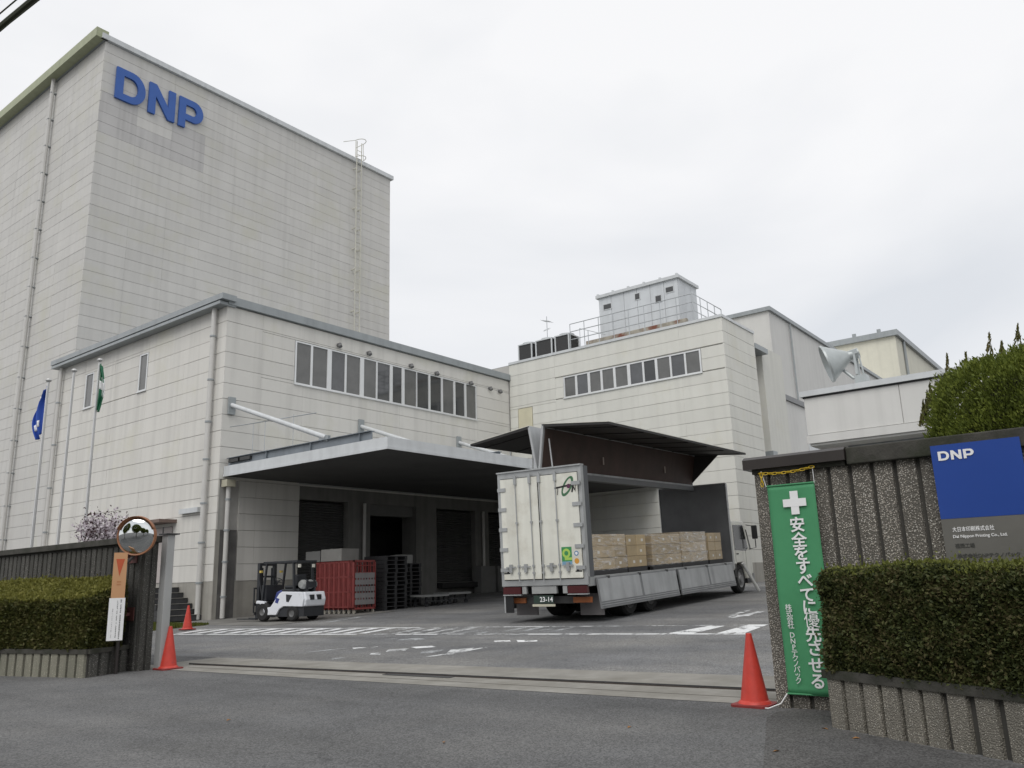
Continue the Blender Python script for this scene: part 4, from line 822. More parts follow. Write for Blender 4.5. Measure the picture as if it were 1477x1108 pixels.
t, W_, H_ = board('white notice board with vertical black print under the orange board', 158, 862.5, 176, 924, 'sign', WHITE, 'notice_board', MD-.32)
b = MB(); r = random.Random(4)
for y, z0_, z1_, wd in ((W_*.05-.07, .46, -.46, .022), (W_*.05-.02, .44, -.42, .018), (W_*.05+.045, .25, -.44, .012)):
    z = H_*z0_
    while z > H_*z1_:
        for q in range(3): b.box(-.003, -.001, y-wd/2+r.uniform(0, .006), y+wd/2-r.uniform(0, .008), z-.004-q*.007, z-q*.007)
        z -= .027 if r.random() > .12 else .05
b.build('print', GREYT, t, local=True)
# ------------------------------------------------------------------ flags
POLE = mat('flagpole_alu', (.50, .50, .49), rough=.4, metal=.4, var=.08)
def flag(label, base, ztop, m, wd, ht, zt, sgn, phase, lean):
    t = thing('flag', (base.x, base.y, zt-ht), label, 'flag'); vs = []; fs = []; nu, nv = 14, 22
    side = Vector((math.sin(YAW), -math.cos(YAW), 0))*sgn; fwd = Vector((math.cos(YAW), math.sin(YAW), 0))
    for i in range(nv+1):
        v = i/nv
        for j in range(nu+1):
            u = j/nu; drop = u*lean; x = wd*u*(.12+.88*math.sin(math.pi*min(1, v*.86+.02))**1.3); y = .12*math.sin(u*8+phase+v*2)*u**.5
            p = Vector((base.x, base.y, zt-ht*.86*v-drop*ht*.22*(1-.3*v)))+side*(.05+x)+fwd*y; vs.append(p)
    for i in range(nv):
        for j in range(nu): fs.append((i*(nu+1)+j, i*(nu+1)+j+1, (i+1)*(nu+1)+j+1, (i+1)*(nu+1)+j))
    b = MB().add(vs, fs); o = b.build('cloth', m, t, smooth=True); o.modifiers.new('t', 'SOLIDIFY').thickness = .004
    def sub(name, m2, test):
        keep = [f for f in fs if test(((f[0] % (nu+1))+.5)/nu, ((f[0]//(nu+1))+.5)/nv)]; ids = sorted({i for f in keep for i in f}); mp_ = {q: n for n, q in enumerate(ids)}; g = MB(); g.add([vs[i] for i in ids], [tuple(mp_[i] for i in f) for f in keep]); e = g.build(name, m2, t, smooth=True); q = e.modifiers.new('t', 'SOLIDIFY'); q.thickness = .018; q.offset = 0
    return sub
poles = []
for (xt, yt, xb, yb), nm in zip(((70, 551, 52, 783), (107, 537, 86, 780), (144, 522, 125, 775)), ('slender flagpole flying the blue flag beside the tower', 'bare slender flagpole between the two flags', 'slender flagpole flying the green flag by the annex')):
    tp = at(xt, yt, 28.0); z_ = tp[2]; bs = Vector((tp[0], tp[1], 0)); poles.append((bs, z_))
    t = thing('flagpole', (bs.x, bs.y, 0), nm, 'flagpole', 'flagpoles behind the left wall'); MB().tube([(bs.x, bs.y, 0), (bs.x, bs.y, z_)], .055, 10, r2=.035).build('pole', POLE, t, smooth=True)
    MB().lathe([(.001, .0), (.07, .01), (.09, .05), (.06, .1), (.001, .12)], (bs.x, bs.y, z_), n=14).build('finial', POLE, t, smooth=True)
    MB().tube([(bs.x-.05, bs.y-.05, 1.2), (bs.x-.05, bs.y-.05, z_-.05)], .008, 4).build('halyard', WHITE, t)
f1 = flag('limp blue flag with white mark on the flagpole', poles[0][0], 0, mat('blue_flag', (.03, .085, .40), rough=.7, var=.1), .34, 1.72, poles[0][1]-.12, -1, 0, .75)
f1('mark', WHITE, lambda u, v: (.55 < u < .85 and .12 < v < .22) or (.25 < u < .9 and .66 < v < .84 and not (.4 < u < .75 and .70 < v < .80)))
f2 = flag('limp green and white flag on the flagpole', poles[2][0], 0, mat('green_flag', (.02, .15, .075), rough=.7, var=.1), .20, 1.75, poles[2][1]-.05, 1, 2, .35)
f2('cross', WHITE, lambda u, v: (.15 < u < .98 and .38 < v < .55) or (.4 < u < .85 and .25 < v < .68))
# overhead cable
cb = thing('overhead_cable', tuple(at(30, 25, 12.0)), 'thick dark overhead cable crossing the sky corner', 'cable')
CBM = mat('cable_sheath', (.035, .04, .022), rough=.6)
A_, B_ = Vector(at(-160, 172, 14)), Vector(at(180, -110, 11)); d_ = (B_-A_)
MB().tube([A_-d_*.6, A_, A_+d_*.5, B_, B_+d_*.8], .045, 8).build('sheath', CBM, cb, smooth=True)
MB().tube([A_-d_*.6+Vector((0, 0, -.07)), A_+d_*.2+Vector((0, 0, -.11)), A_+d_*.52+Vector((0, 0, -.075)), A_+d_*.8+Vector((0, 0, -.12)), B_+d_*.8+Vector((0, 0, -.07))], .010, 6).build('hanger_wire', CBM, cb)
MB().tube([A_-d_*.6+Vector((0, 0, .22)), B_+d_*.8+Vector((0, 0, .30))], .012, 6).build('upper_wire', CBM, cb)
#PART4
# ================================================================== TRUCK
TO = (16.56, 11.95); TROT = (0, -R_(1.9), R_(4.0)); TZ = gz(TO[0])+.012
trk = thing('wing_truck', (TO[0], TO[1], TZ), 'white cargo truck with both wing sides raised and side gates lowered', 'truck', rot=TROT)
TM = WM[trk.name]
def TL(x, y, z): return TM @ Vector((x, y, z))
CREAM = mat('cream_white_paint', (.74, .735, .66), rough=.4, var=.06, scale=2, coat=.1, streak=.14, dirt=(.52, .49, .41), dscale=1.4, dlo=.52, dhi=.8)
ALG = mat('dull_aluminium', (.44, .45, .45), rough=.42, metal=.45, var=.10, scale=3, streak=.15)
ALB = mat('pale_aluminium', (.47, .48, .485), rough=.45, metal=.2, var=.08, scale=3, streak=.2)
DGR = mat('dark_grey_lining', (.12, .122, .125), rough=.7, var=.15)
PLY = mat('brown_plywood_lining', (.060, .034, .027), rough=.6, var=.25, scale=2.5, streak=.2)
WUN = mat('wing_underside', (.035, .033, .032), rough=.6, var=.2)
W2, Lb, zt, zf = 1.225, 10.15, 3.70, 1.05
def tb(name, m, *boxes, parent=None, bevel=0.0, label=None):
    b = MB(); [b.box(*q) for q in boxes]; return b.build(name, m, parent or trk, local=True, bevel=bevel, label=label)
tb('bed_floor', mat('worn_deck', (.12, .10, .08), rough=.8, var=.3, scale=5), (.05, Lb, -W2+.06, W2-.06, zf-.08, zf))
tb('bed_frame', ALG, (.05, Lb, -W2, -W2+.06, zf-.2, zf+.02), (.05, Lb, W2-.06, W2, zf-.2, zf+.02))
tb('chassis', DSTEEL, (.5, 12.0, -.45, -.3, .62, .88), (.5, 12.0, .3, .45, .62, .88), *[(x, x+.12, -1.15, 1.15, .82, .96) for x in steps(.8, 10, 9)])
tb('rear_frame', ALG, (0, .12, -W2, -W2+.09, zf-.16, zt), (0, .12, W2-.09, W2, zf-.16, zt), (0, .12, -W2+.09, W2-.09, zt-.14, zt), (0, .12, -W2+.09, W2-.09, zf-.16, zf-.02), (-.04, .14, -W2-.01, W2+.01, zt, zt+.035))
tb('rear_post', mat('dark_post', (.10, .105, .11), rough=.5), (.12, .34, -W2, -W2+.14, zf, zt)); tb('rear_post', mat('dark_post', (.1, .1, .1)), (.12, .34, W2-.14, W2, zf, zt))
tb('front_bulkhead', DGR, (Lb, Lb+.08, -W2, W2, zf-.2, zt))
tb('bulkhead_frame', ALG, (Lb-.03, Lb+.1, -W2-.02, -W2, zf-.2, zt), (Lb-.03, Lb+.1, W2, W2+.02, zf-.2, zt), (Lb-.02, Lb+.09, -W2, W2, zt, zt+.03))
tb('centre_beam', mat('dark_beam_grey', (.15, .155, .16), rough=.5), (.12, Lb, -.11, .11, zt-.16, zt-.01))
# rear doors
for s in (1, -1):
    y0, y1 = (.015, W2-.10) if s > 0 else (-W2+.10, -.015)
    d = tb('rear_door', CREAM, (-.035, .0, y0, y1, zf+.0, zt-.16), bevel=.006)
    for f in ((.65, .22) if s > 0 else (-.06, -.52)):
        b = MB(); b.tube([(-.065, f, zf-.06), (-.065, f, zt-.06)], .014, 8); b.build('lock_rod', ALG, d, local=True)
        tb('rod_bracket', ALG, *[(-.085, -.036, f-.03, f+.03, z-.025, z+.025) for z in (zf+.15, zf+.32, (zf+zt)/2+.05)], (-.09, -.036, f-.035, f+.035, zt-.32, zt-.1), parent=d)
    for z in steps(zf+.24, zt-.42, 4):
        yy = s*(W2-.02); tb('hinge', ALG, (-.058, -.036, min(yy, yy-s*.24), max(yy, yy-s*.24), z-.045, z+.045), parent=d)
    hy = (.44, .05) if s > 0 else (-.30, -.75)
    for y in ((.88, .44) if s > 0 else (-.30, -.76)):
        b = MB(); b.bar((-.075, y-.14, zf+.30), (-.075, y+.14, zf+.30), .02, .035); b.box(-.10, -.04, y-.04, y+.04, zf+.17, zf+.37); b.build('door_handle', ALG, d, local=True)
    c = s*(W2-.2); tb('arrow_mark', BLACK, (-.039, -.0355, c-.09, c+.09, zf+.14, zf+.17), (-.039, -.0355, c-s*.03-.03, c-s*.03+.03, zf+.17, zf+.2), parent=d)
tb('door_seal', BLACK, (-.03, -.002, -.012, .012, zf+.01, zt-.17))
# emblem and stickers on the right door
ex, ez = -.85, 3.22
RD = [o for o in trk.children if o.name.startswith('rear_door')][-1]
def pt(a, c, t): return (-.0365-t, ex-a*1.2, ez+c*1.2)
ringp = []
MBr = MB(); th = R_(58); n_ = 36
vs = []; fs = []
for i in range(n_):
    a = 2*math.pi*i/n_
    for k, (ra, rb) in enumerate(((.225, .10), (.165+.03*math.sin(a), .062))):
        u, v = ra*math.cos(a), rb*math.sin(a); x = u*math.cos(th)-v*math.sin(th); y = u*math.sin(th)+v*math.cos(th); vs.append(pt(x, y, .001))
for i in range(n_): fs.append((2*i, 2*i+1, (2*i+3) % (2*n_), (2*i+2) % (2*n_)))
MBr.add(vs, fs).build('emblem_ring', mat('emblem_green', (.06, .16, .08), rough=.5), RD, local=True)
EB = MB(); EB.bar(pt(-.31, -.02, .0015), pt(.30, .045, .0015), .002, .042); EB.bar(pt(-.22, -.03, .0015), pt(-.235, -.16, .0015), .002, .05); EB.bar(pt(.13, .0, .0015), pt(.10, -.13, .0015), .002, .045); EB.bar(pt(.13, .0, .002), pt(.17, -.09, .002), .002, .03); EB.bar(pt(.19, .0, .0015), pt(.18, -.12, .0015), .002, .035); EB.bar(pt(.255, -.02, .0015), pt(.25, -.11, .0015), .002, .03)
EB.build('emblem_lettering', BLACK, RD, local=True)
MB().lathe([(.001, .003), (.055, .003)], pt(.03, .0, 0), (-1, 0, 0), 16).build('emblem_dot', mat('emblem_plum', (.10, .03, .07), rough=.5), RD, local=True)
MB().box(-.0385, -.036, -.86, -.58, 1.44, 1.78).build('sticker', mat('sticker_green', (.06, .28, .10), rough=.45, var=.1), RD, local=True)
MB().box(-.0385, -.036, -.86, -.58, 1.34, 1.44).build('sticker', mat('sticker_blue', (.20, .36, .50), rough=.45), RD, local=True)
MB().lathe([(.055, .0), (.11, .0)], (-.0395, -.71, 1.63), (-1, 0, 0), 24).build('sticker_ring', mat('sticker_lime', (.42, .62, .12), rough=.45), RD, local=True)
MB().box(-.0405, -.0392, -.86, -.66, 1.47, 1.53).build('sticker_bar', mat('sticker_lime', (.42, .62, .12)), RD, local=True)
MB().lathe([(.001, 0), (.06, 0)], (-.037, -.985, 1.62), (-1, 0, 0), 20).build('sticker', mat('sticker_steel_blue', (.12, .24, .42), rough=.45), RD, local=True); MB().lathe([(.001, 0), (.035, 0)], (-.0385, -.985, 1.62), (-1, 0, 0), 20).build('sticker_dot', WHITE, RD, local=True)
MB().lathe([(.001, 0), (.065, 0)], (-.037, -.985, 1.44), (-1, 0, 0), 20).build('sticker', mat('sticker_orange', (.62, .30, .05), rough=.45), RD, local=True)
# wings: half roof stands upright, side panel reaches out
for s in (-1, 1):
    y0, y1, zz1 = s*.06, s*.24, zt+1.13
    b = MB(); b.prism([(y0, zt-.02), (y1, zz1), (y1-s*.06, zz1), (y0-s*.05, zt-.02)], lambda a, c, t: (t, a, c), .02, Lb); wi = b.build('wing_roof_panel', ALB, trk, local=True)
    b = MB(); b.prism([(y0+s*.004, zt+.05), (y1+s*.004, zz1-.1), (y1+s*.016, zz1-.1), (y0+s*.016, zt+.05)], lambda a, c, t: (t, a, c), .1, Lb-.08); b.build('wing_lining', PLY, wi, local=True)
    zo_ = zz1-(.18 if s < 0 else .25); yo = s*(.24+1.82)
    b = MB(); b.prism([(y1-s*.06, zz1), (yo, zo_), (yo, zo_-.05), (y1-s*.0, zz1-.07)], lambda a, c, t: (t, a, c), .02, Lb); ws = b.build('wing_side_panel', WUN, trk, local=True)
    b = MB(); b.prism([(y1-s*.05, zz1+.004), (yo+s*.01, zo_+.004), (yo+s*.01, zo_+.016), (y1-s*.05, zz1+.016)], lambda a, c, t: (t, a, c), .01, Lb+.01); b.build('wing_skin', CREAM, ws, local=True)
    b = MB()
    for x in steps(.6, Lb-.5, 6): b.bar((x, y1, zz1-.075), (x, yo-s*.06, zo_-.06), .05, .02)
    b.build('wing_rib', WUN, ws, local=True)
    b = MB(); b.prism([(y0, zt+.1), (y1+s*.01, zz1-.07), (y1+s*.85, zz1-.14)], lambda a, c, t: (t, a, c), Lb-.06, Lb-.02); b.build('wing_gusset', WUN, wi, local=True)
    b = MB(); b.tube([(.25, s*.30, zt-.02), (.25, s*.24, zt+.78)], .02, 8); b.build('wing_cylinder', ALB, wi, local=True)
    for x in (3.3, 7.6): tb('lining_strip', mat('pale_strip', (.34, .28, .25), rough=.6), (x-.04, x+.04, min(s*.155, s*.165), max(s*.155, s*.165), zt+.32, zt+.72), parent=wi)
    # side gates hanging down
    for g0, g1 in ((.36, 5.1), (5.28, 9.9)):
        yb = s*(W2+.10); yt = s*(W2+.015); b = MB(); b.prism([(yt, zf-.02), (yt+s*.035, zf-.02), (yb+s*.035, zf-.74), (yb, zf-.74)], lambda a, c, t: (t, a, c), g0, g1); gt = b.build('side_gate', mat('gate_frame_grey', (.20, .205, .21), rough=.5, var=.1), trk, local=True)
        gm = (g0+g1)/2
        for p0, p1 in ((g0+.03, gm-.07), (gm+.07, g1-.03)):
            b = MB(); f = lambda k: yt+(yb-yt)*k+s*.036
            b.prism([(f(.04), zf-.05), (f(.04)+s*.008, zf-.05), (f(.78)+s*.008, zf-.58), (f(.78), zf-.58)], lambda a, c, t: (t, a, c), p0, p1); b.build('gate_panel', mat('gate_panel_grey', (.40, .41, .415), rough=.5, metal=.1, var=.12, scale=2.5, streak=.25), gt, local=True)
        b = MB()
        for k in (.84, .91): b.bar((g0+.02, f(k)+s*.004, zf-.74*k), (g1-.02, f(k)+s*.004, zf-.74*k), .012, .02)
        b.build('gate_rail', MATS['gate_panel_grey'], gt, local=True)
        for x in (g0+.6, gm, g1-.6): tb('gate_hinge', DSTEEL, (x-.05, x+.05, min(yt, yt+s*.05), max(yt, yt+s*.05), zf-.06, zf+.0), parent=gt)
# rear underside
tb('tail_panel', mat('grey_tail_panel', (.33, .335, .33), rough=.5), (.02, .1, -.34, .36, .70, .88), (.02, .1, .52, .64, .70, .88), (.02, .1, -.64, -.52, .70, .88))
for s in (1, -1):
    y = s*.93; tb('tail_light', mat('tail_light_red', (.075, .02, .022), rough=.3), (-.01, .1, y-.26, y+.26, .70, .87)); tb('light_frame', ALG, (-.015, .1, y-.27, y+.27, .665, .69))
    tb('reflector', mat('orange_reflector', (.30, .10, .035), rough=.4), (.19, .24, y-.26, y+.24, .47, .60)); tb('mud_flap', mat('grey_mud_flap', (.16, .15, .15), rough=.7), (.62, .65, y-.34, y+.3, .15, .66))
tb('underrun_bar', DSTEEL, (.25, .3, -1.0, 1.0, .45, .62)); tb('flap_rod', ALG, (.02, .05, W2-.07, W2-.03, .25, .7)); tb('corner_flap', BLACK, (.03, .05, W2-.3, W2-.07, .25, .68))
tb('number_plate', mat('dark_green_plate', (.03, .05, .04), rough=.5), (-.01, .0, -.26, .30, .47, .66)); tb('plate_bar', mat('cream_bar', (.5, .48, .38), rough=.5), (-.015, .0, -.3, .34, .40, .455))
put_text('23-14', .16, WHITE, trk, -.06, .56, -.013, .002, local=True)
# wheels
def wheel(x, s, wd, r=.49):
    y = s*(W2-.16); w_ = thing('tmp', (0, 0, 0), '', '') if False else None
    t_ = MB().lathe([(.30, -wd/2), (r-.05, -wd/2), (r, -wd/2+.06), (r, wd/2-.06), (r-.05, wd/2), (.30, wd/2)], (x, y-s*wd/2+s*.1, r), (0, 1, 0), 28).build('wheel', RUBBER, trk, smooth=True, local=True)
    MB().lathe([(.001, .02), (.12, .02), (.14, -.02), (.24, -.06), (.30, 0.0), (.31, 0)], (x, y+s*.1, r), (0, s, 0), 24).build('rim', mat('wheel_rim', (.25, .25, .25), rough=.5, metal=.4), t_, smooth=True, local=True)
for x, wd in ((2.3, .55), (3.55, .55), (10.97, .28)):
    for s in (1, -1): wheel(x, s, wd)
tb('fuel_tank', ALG, (5.5, 6.8, -1.12, -.55, .42, .92), bevel=.06); tb('tool_box', DSTEEL, (7.4, 8.6, -1.12, -.6, .42, .9), (4.6, 5.2, .5, 1.1, .45, .9))
CO = -.38
# cab
cabp = [(10.62, .78), (10.62, 2.30), (10.75, 2.44), (12.05, 2.44), (12.28, 2.22), (12.62, 1.45), (12.68, 1.30), (12.68, .55), (12.45, .45), (11.95, .45), (11.86, .8), (11.62, 1.02), (11.05, 1.02), (10.85, .8)]
b = MB(); b.prism(cabp, lambda a, c, t: (a+CO, t, c), -1.2, 1.2); cab = b.build('cab', CREAM, trk, local=True, bevel=.03)
for s in (-1, 1):
    b = MB(); b.prism([(10.90, 1.46), (10.90, 2.30), (11.95, 2.30), (12.3, 1.50), (12.05, 1.40)], lambda a, c, t: (a+CO, s*t, c), 1.2, 1.206); b.build('side_window', mat('cab_glass', (.02, .022, .022), rough=.15, var=.2, spec=.2), cab, local=True)
    tb('window_divider', BLACK, (11.78+CO, 11.83+CO, min(s*1.205, s*1.212), max(s*1.205, s*1.212), 1.48, 2.26), parent=cab)
    b = MB(); b.prism([(12.30, 2.12), (12.60, 1.46), (12.5, 1.46), (12.22, 2.14)], lambda a, c, t: (a+CO, s*t, c), 1.2, 1.21); b.build('pillar_trim', BLACK, cab, local=True)
    b = MB(); b.tube([(12.35+CO, s*1.2, 2.3), (12.55+CO, s*1.42, 2.25), (12.55+CO, s*1.42, 1.5), (12.45+CO, s*1.2, 1.45)], .018, 6); b.build('mirror_arm', BLACK, cab, local=True); tb('side_mirror', BLACK, (12.5+CO, 12.6+CO, min(s*1.32, s*1.52), max(s*1.32, s*1.52), 1.80, 2.28), parent=cab, bevel=.03)
    tb('door_handle', BLACK, (11.05+CO, 11.25+CO, min(s*1.2, s*1.215), max(s*1.2, s*1.215), 1.30, 1.34), parent=cab); tb('step', BLACK, (11.9+CO, 12.5+CO, min(s*1.0, s*1.21), max(s*1.0, s*1.21), .30, .46), parent=cab)
    tb('mud_guard', BLACK, (10.7+CO, 10.95+CO, min(s*.9, s*1.2), max(s*.9, s*1.2), .55, 1.0), parent=cab)
tb('windscreen', GLASS, (12.3+CO, 12.32+CO, -1.05, 1.05, 1.5, 2.2), parent=cab); tb('bumper', mat('grey_bumper', (.3, .3, .3), rough=.5), (12.5+CO, 12.75+CO, -1.2, 1.2, .35, .62), parent=cab)
tb('door_seam', mat('seam_grey', (.30, .30, .26), rough=.6), (10.93+CO, 10.945+CO, -1.206, -1.2, 1.05, 2.3), (12.0+CO, 12.015+CO, -1.206, -1.2, .6, 1.45), parent=cab)
g_ = MB(); g_.tube([(11.35+CO, -1.28, 1.0), (11.95+CO, -1.55, .04)], .055, 10); g_.build('propped_step', mat('pale_prop_pole', (.62, .62, .6), rough=.5), trk, local=True)
# ------------------------------------------------------------------ cargo
CART = mat('wrapped_cardboard', (.46, .36, .225), rough=.45, var=.16, scale=5, rnd=.18, coat=.55, bump=.5, bscale=9, streak=.0)
CARTP = mat('plain_cardboard', (.46, .355, .21), rough=.6, var=.12, scale=5, rnd=.15, coat=.2)
PAL = mat('dark_plastic_pallet', (.03, .03, .032), rough=.6)
LAB = mat('shipping_label', (.68, .66, .60), rough=.5)
loads = [(.42, 2.35, [1.28, .65], .86, CART, 'double-width film-wrapped carton load at the truck tail'), (2.42, 3.58, [1.16], .84, CARTP, 'single-stack carton load second from the truck tail'),
         (3.95, 6.02, [2.05], .84, CART, 'dark film-wrapped carton load beside the gap in the cargo'), (6.06, 8.15, [2.05], .90, CART, 'tall shiny film-wrapped carton load'), (8.30, 9.55, [1.2], .86, CARTP, 'plain carton load against the front bulkhead')]
for x0, x1, cols, h, m, lab in loads:
    q = TL(x0, -1.12, zf); t = thing('carton_load', tuple(q), lab+', on the truck bed', 'pallet load', 'carton loads on the truck', rot=TROT); wid = x1-x0
    b = MB(); b.box(0, wid, 0, 1.1, .10, .14); [b.box(0, wid, y, y+.1, .0, .10) for y in (0, .5, 1.0)]; b.build('pallet', PAL, t, local=True)
    xx_ = 0
    for c in cols:
        layers = 3; lh = h/layers
        sub = 1 if (m is CART and c < 1.5) else (2 if c > .9 else 1)
        for l_ in range(layers):
            for k in range(sub):
                j = random.uniform(-.008, .008); cb_ = MB().box(xx_+k*c/sub+.004, xx_+(k+1)*c/sub-.004, .0+j, 1.08+j, .142+l_*lh, .142+(l_+1)*lh-.004).build('carton', m, t, local=True, bevel=.01)
                if random.random() < .75:
                    lx = xx_+k*c/sub+random.uniform(.08, max(.1, c/sub-.25)); MB().box(lx, lx+.12, j-.003, j-.001, .142+l_*lh+lh*.35, .142+l_*lh+lh*.35+.07).build('label', LAB, cb_, local=True)
        xx_ += c
    if m is CART:
        fm = 'stretch_film'
        if fm not in MATS:
            f_ = bpy.data.materials.new(fm); f_.use_nodes = True; nn = f_.node_tree; bb = nn.nodes['Principled BSDF']; bb.inputs['Base Color'].default_value = (.85, .85, .85, 1); bb.inputs['Roughness'].default_value = .14
            geo = nn.nodes.new('ShaderNodeNewGeometry'); mp_ = nn.nodes.new('ShaderNodeMapping'); mp_.inputs['Scale'].default_value = (1, 1, 7); mp_.inputs['Rotation'].default_value = (0, .25, 0); nz_ = nn.nodes.new('ShaderNodeTexNoise'); nz_.inputs['Scale'].default_value = 2.6; nz_.inputs['Detail'].default_value = 5
            nn.links.new(geo.outputs['Position'], mp_.inputs[0]); nn.links.new(mp_.outputs[0], nz_.inputs[0]); rr = nn.nodes.new('ShaderNodeMapRange'); rr.inputs[1].default_value = .46; rr.inputs[2].default_value = .76; rr.inputs[3].default_value = .03; rr.inputs[4].default_value = .55; nn.links.new(nz_.outputs[0], rr.inputs[0]); nn.links.new(rr.outputs[0], bb.inputs['Alpha'])
            bp_ = nn.nodes.new('ShaderNodeBump'); bp_.inputs['Strength'].default_value = .6; bp_.inputs['Distance'].default_value = .03; nn.links.new(nz_.outputs[0], bp_.inputs['Height']); nn.links.new(bp_.outputs[0], bb.inputs['Normal']); MATS[fm] = f_
        xa = 0
        b = MB(); b.add([(-.012, -.016, .12), (wid+.012, -.016, .12), (wid+.012, -.016, .142+h), (-.012, -.016, .142+h), (-.012, 1.1, .12), (-.012, 1.1, .142+h)], [(0, 1, 2, 3), (4, 0, 3, 5)]); b.build('film', MATS[fm], t, local=True)
# ================================================================== FORKLIFT
fk = thing('forklift', (16.75, 22.0, gz(16.75)+.012), 'white and dark blue gas forklift parked beside the dock wall', 'forklift', rot=(0, 0, R_(97))); fk.scale = (.87, .87, .87)
FW = mat('forklift_white', (.74, .76, .80), rough=.38, var=.06, coat=.1, dirt=(.45, .45, .45), dscale=5, dlo=.56, dhi=.8); FB = mat('forklift_blue', (.03, .045, .20), rough=.35, coat=.2); FD = mat('forklift_dark', (.028, .03, .034), rough=.5, var=.2)
def fb_(name, m, *boxes, parent=None, bevel=0): b = MB(); [b.box(*q) for q in boxes]; return b.build(name, m, parent or fk, local=True, bevel=bevel)
side = [(-1.12, .50), (-1.18, .74), (-1.10, 1.00), (-.10, 1.03), (.02, .97), (.46, .50), (.70, .48), (.80, .70), (1.18, .73), (1.22, .62), (1.02, .62), (.82, .44), (.74, .22), (.16, .22), (.02, .42), (-.2, .52)]
for s in (-1, 1):
    b = MB(); b.prism(side, lambda a, c, t: (a, s*t, c), .42, .56); b.build('side_panel', FW, fk, local=True, bevel=.02)
b = MB(); b.prism([(-1.2, .50), (-1.25, .74), (-1.16, 1.0), (-.2, 1.0), (-.2, .50)], lambda a, c, t: (a, t, c), -.5, .5); cw = b.build('counterweight', FW, fk, local=True, bevel=.05)
for s in (-1, 1):
    b = MB(); b.prism([(-.62, .90), (-.32, .93), (-.34, .68), (-.46, .66)], lambda a, c, t: (a, s*t, c), .561, .566); b.build('vent_mark', FD, cw, local=True)
    b = MB(); b.prism([(.0, .78), (.16, .82), (.22, .66), (.08, .62)], lambda a, c, t: (a, s*t, c), .561, .566); b.build('badge', FB, cw, local=True)
fb_('rear_grille', FD, (-1.255, -1.2, -.25, -.05, .72, .9), (-1.255, -1.2, .1, .3, .72, .9), parent=cw)
fb_('chassis', FD, (-1.15, 1.1, -.5, .5, .16, .5)); fb_('hood', FD, (-.75, .12, -.38, .38, .95, 1.12), bevel=.04)
b = MB(); b.prism([(.10, 1.1), (.34, 1.02), (.52, .52), (.30, .50), (.0, .95)], lambda a, c, t: (a, t, c), -.41, .41); b.build('blue_panel', FB, fk, local=True, bevel=.04)
seat = fb_('seat', FD, (-.42, .12, -.25, .25, 1.12, 1.24), bevel=.05); fb_('seat_back', FD, (-.52, -.38, -.25, .25, 1.2, 1.62), parent=seat, bevel=.05)
fb_('dashboard', FD, (.85, 1.1, -.42, .42, .7, 1.28), bevel=.03); fb_('floor', FD, (.3, 1.0, -.42, .42, .44, .5))
b = MB(); b.tube([(.9, 0, 1.2), (.62, 0, 1.42)], .025, 8); b.lathe([(.15, -.015), (.17, 0), (.15, .015)], (.62, 0, 1.43), (-.6, 0, .8), 20); b.build('steering_wheel', FD, fk, local=True)
ZG = 2.06
for s in (-1, 1):
    MB().bar((.98, s*.46, .75), (.80, s*.46, ZG), .07, .06).build('guard_post', FD, fk, local=True); MB().bar((-.62, s*.46, 1.0), (-.55, s*.46, ZG), .09, .06).build('guard_post', FD, fk, local=True)
fb_('guard_roof', FD, (-.75, .95, -.5, -.42, ZG-.02, ZG+.05), (-.75, .95, .42, .5, ZG-.02, ZG+.05), (-.75, -.67, -.42, .42, ZG-.02, ZG+.05), (.87, .95, -.42, .42, ZG-.02, ZG+.05), *[(x, x+.03, -.42, .42, ZG-.0, ZG+.04) for x in steps(-.5, .7, 7)])
b = MB(); b.lathe([(.001, -.36), (.12, -.36), (.165, -.28), (.165, .28), (.12, .36), (.001, .36)], (-.82, 0, 1.26), (0, 1, 0), 20); b.build('gas_tank', mat('gas_tank_grey', (.34, .35, .34), rough=.4, metal=.2), fk, local=True, smooth=True); fb_('tank_bracket', FD, (-.99, -.62, -.2, -.14, 1.0, 1.43), (-.99, -.62, .14, .2, 1.0, 1.43), (-1.0, -.95, -.25, .25, 1.14, 1.36))
fb_('rear_lamp', mat('lamp_white', (.7, .68, .6), rough=.3), (-.76, -.70, -.40, -.30, 1.86, 1.98), (-.76, -.70, .3, .4, 1.86, 1.98)); fb_('front_lamp', mat('lamp_amber', (.6, .45, .1), rough=.3), (1.02, 1.1, .44, .54, 1.72, 1.8), (1.02, 1.1, -.54, -.44, 1.72, 1.8))
for s in (-1, 1):
    fb_('mast_rail', FD, (1.22, 1.34, s*.36-.06, s*.36+.06, .1, 2.08)); MB().tube([(1.28, s*.22, .2), (1.28, s*.22, 1.9)], .03, 8).build('lift_cylinder', FD, fk, local=True)
    fb_('fork', FD, (1.42, 2.45, s*.28-.05, s*.28+.05, .05, .09), (1.42, 1.47, s*.28-.05, s*.28+.05, .05, .7)); MB().bar((1.0, s*.40, .7), (1.25, s*.40, 1.5), .05, .05).build('tilt_cylinder', FD, fk, local=True)
    for x, r in ((.86, .335), (-.62, .28)):
        wh = MB().lathe([(.13, -.1), (r-.05, -.1), (r, -.05), (r, .05), (r-.05, .1), (.13, .1)], (x, s*.47, r), (0, 1, 0), 24).build('wheel', RUBBER, fk, local=True, smooth=True); MB().lathe([(.001, .03), (.08, .03), (.15, .07)], (x, s*.5, r), (0, s, 0), 18).build('rim', mat('forklift_rim', (.13, .13, .13), rough=.5), wh, local=True)
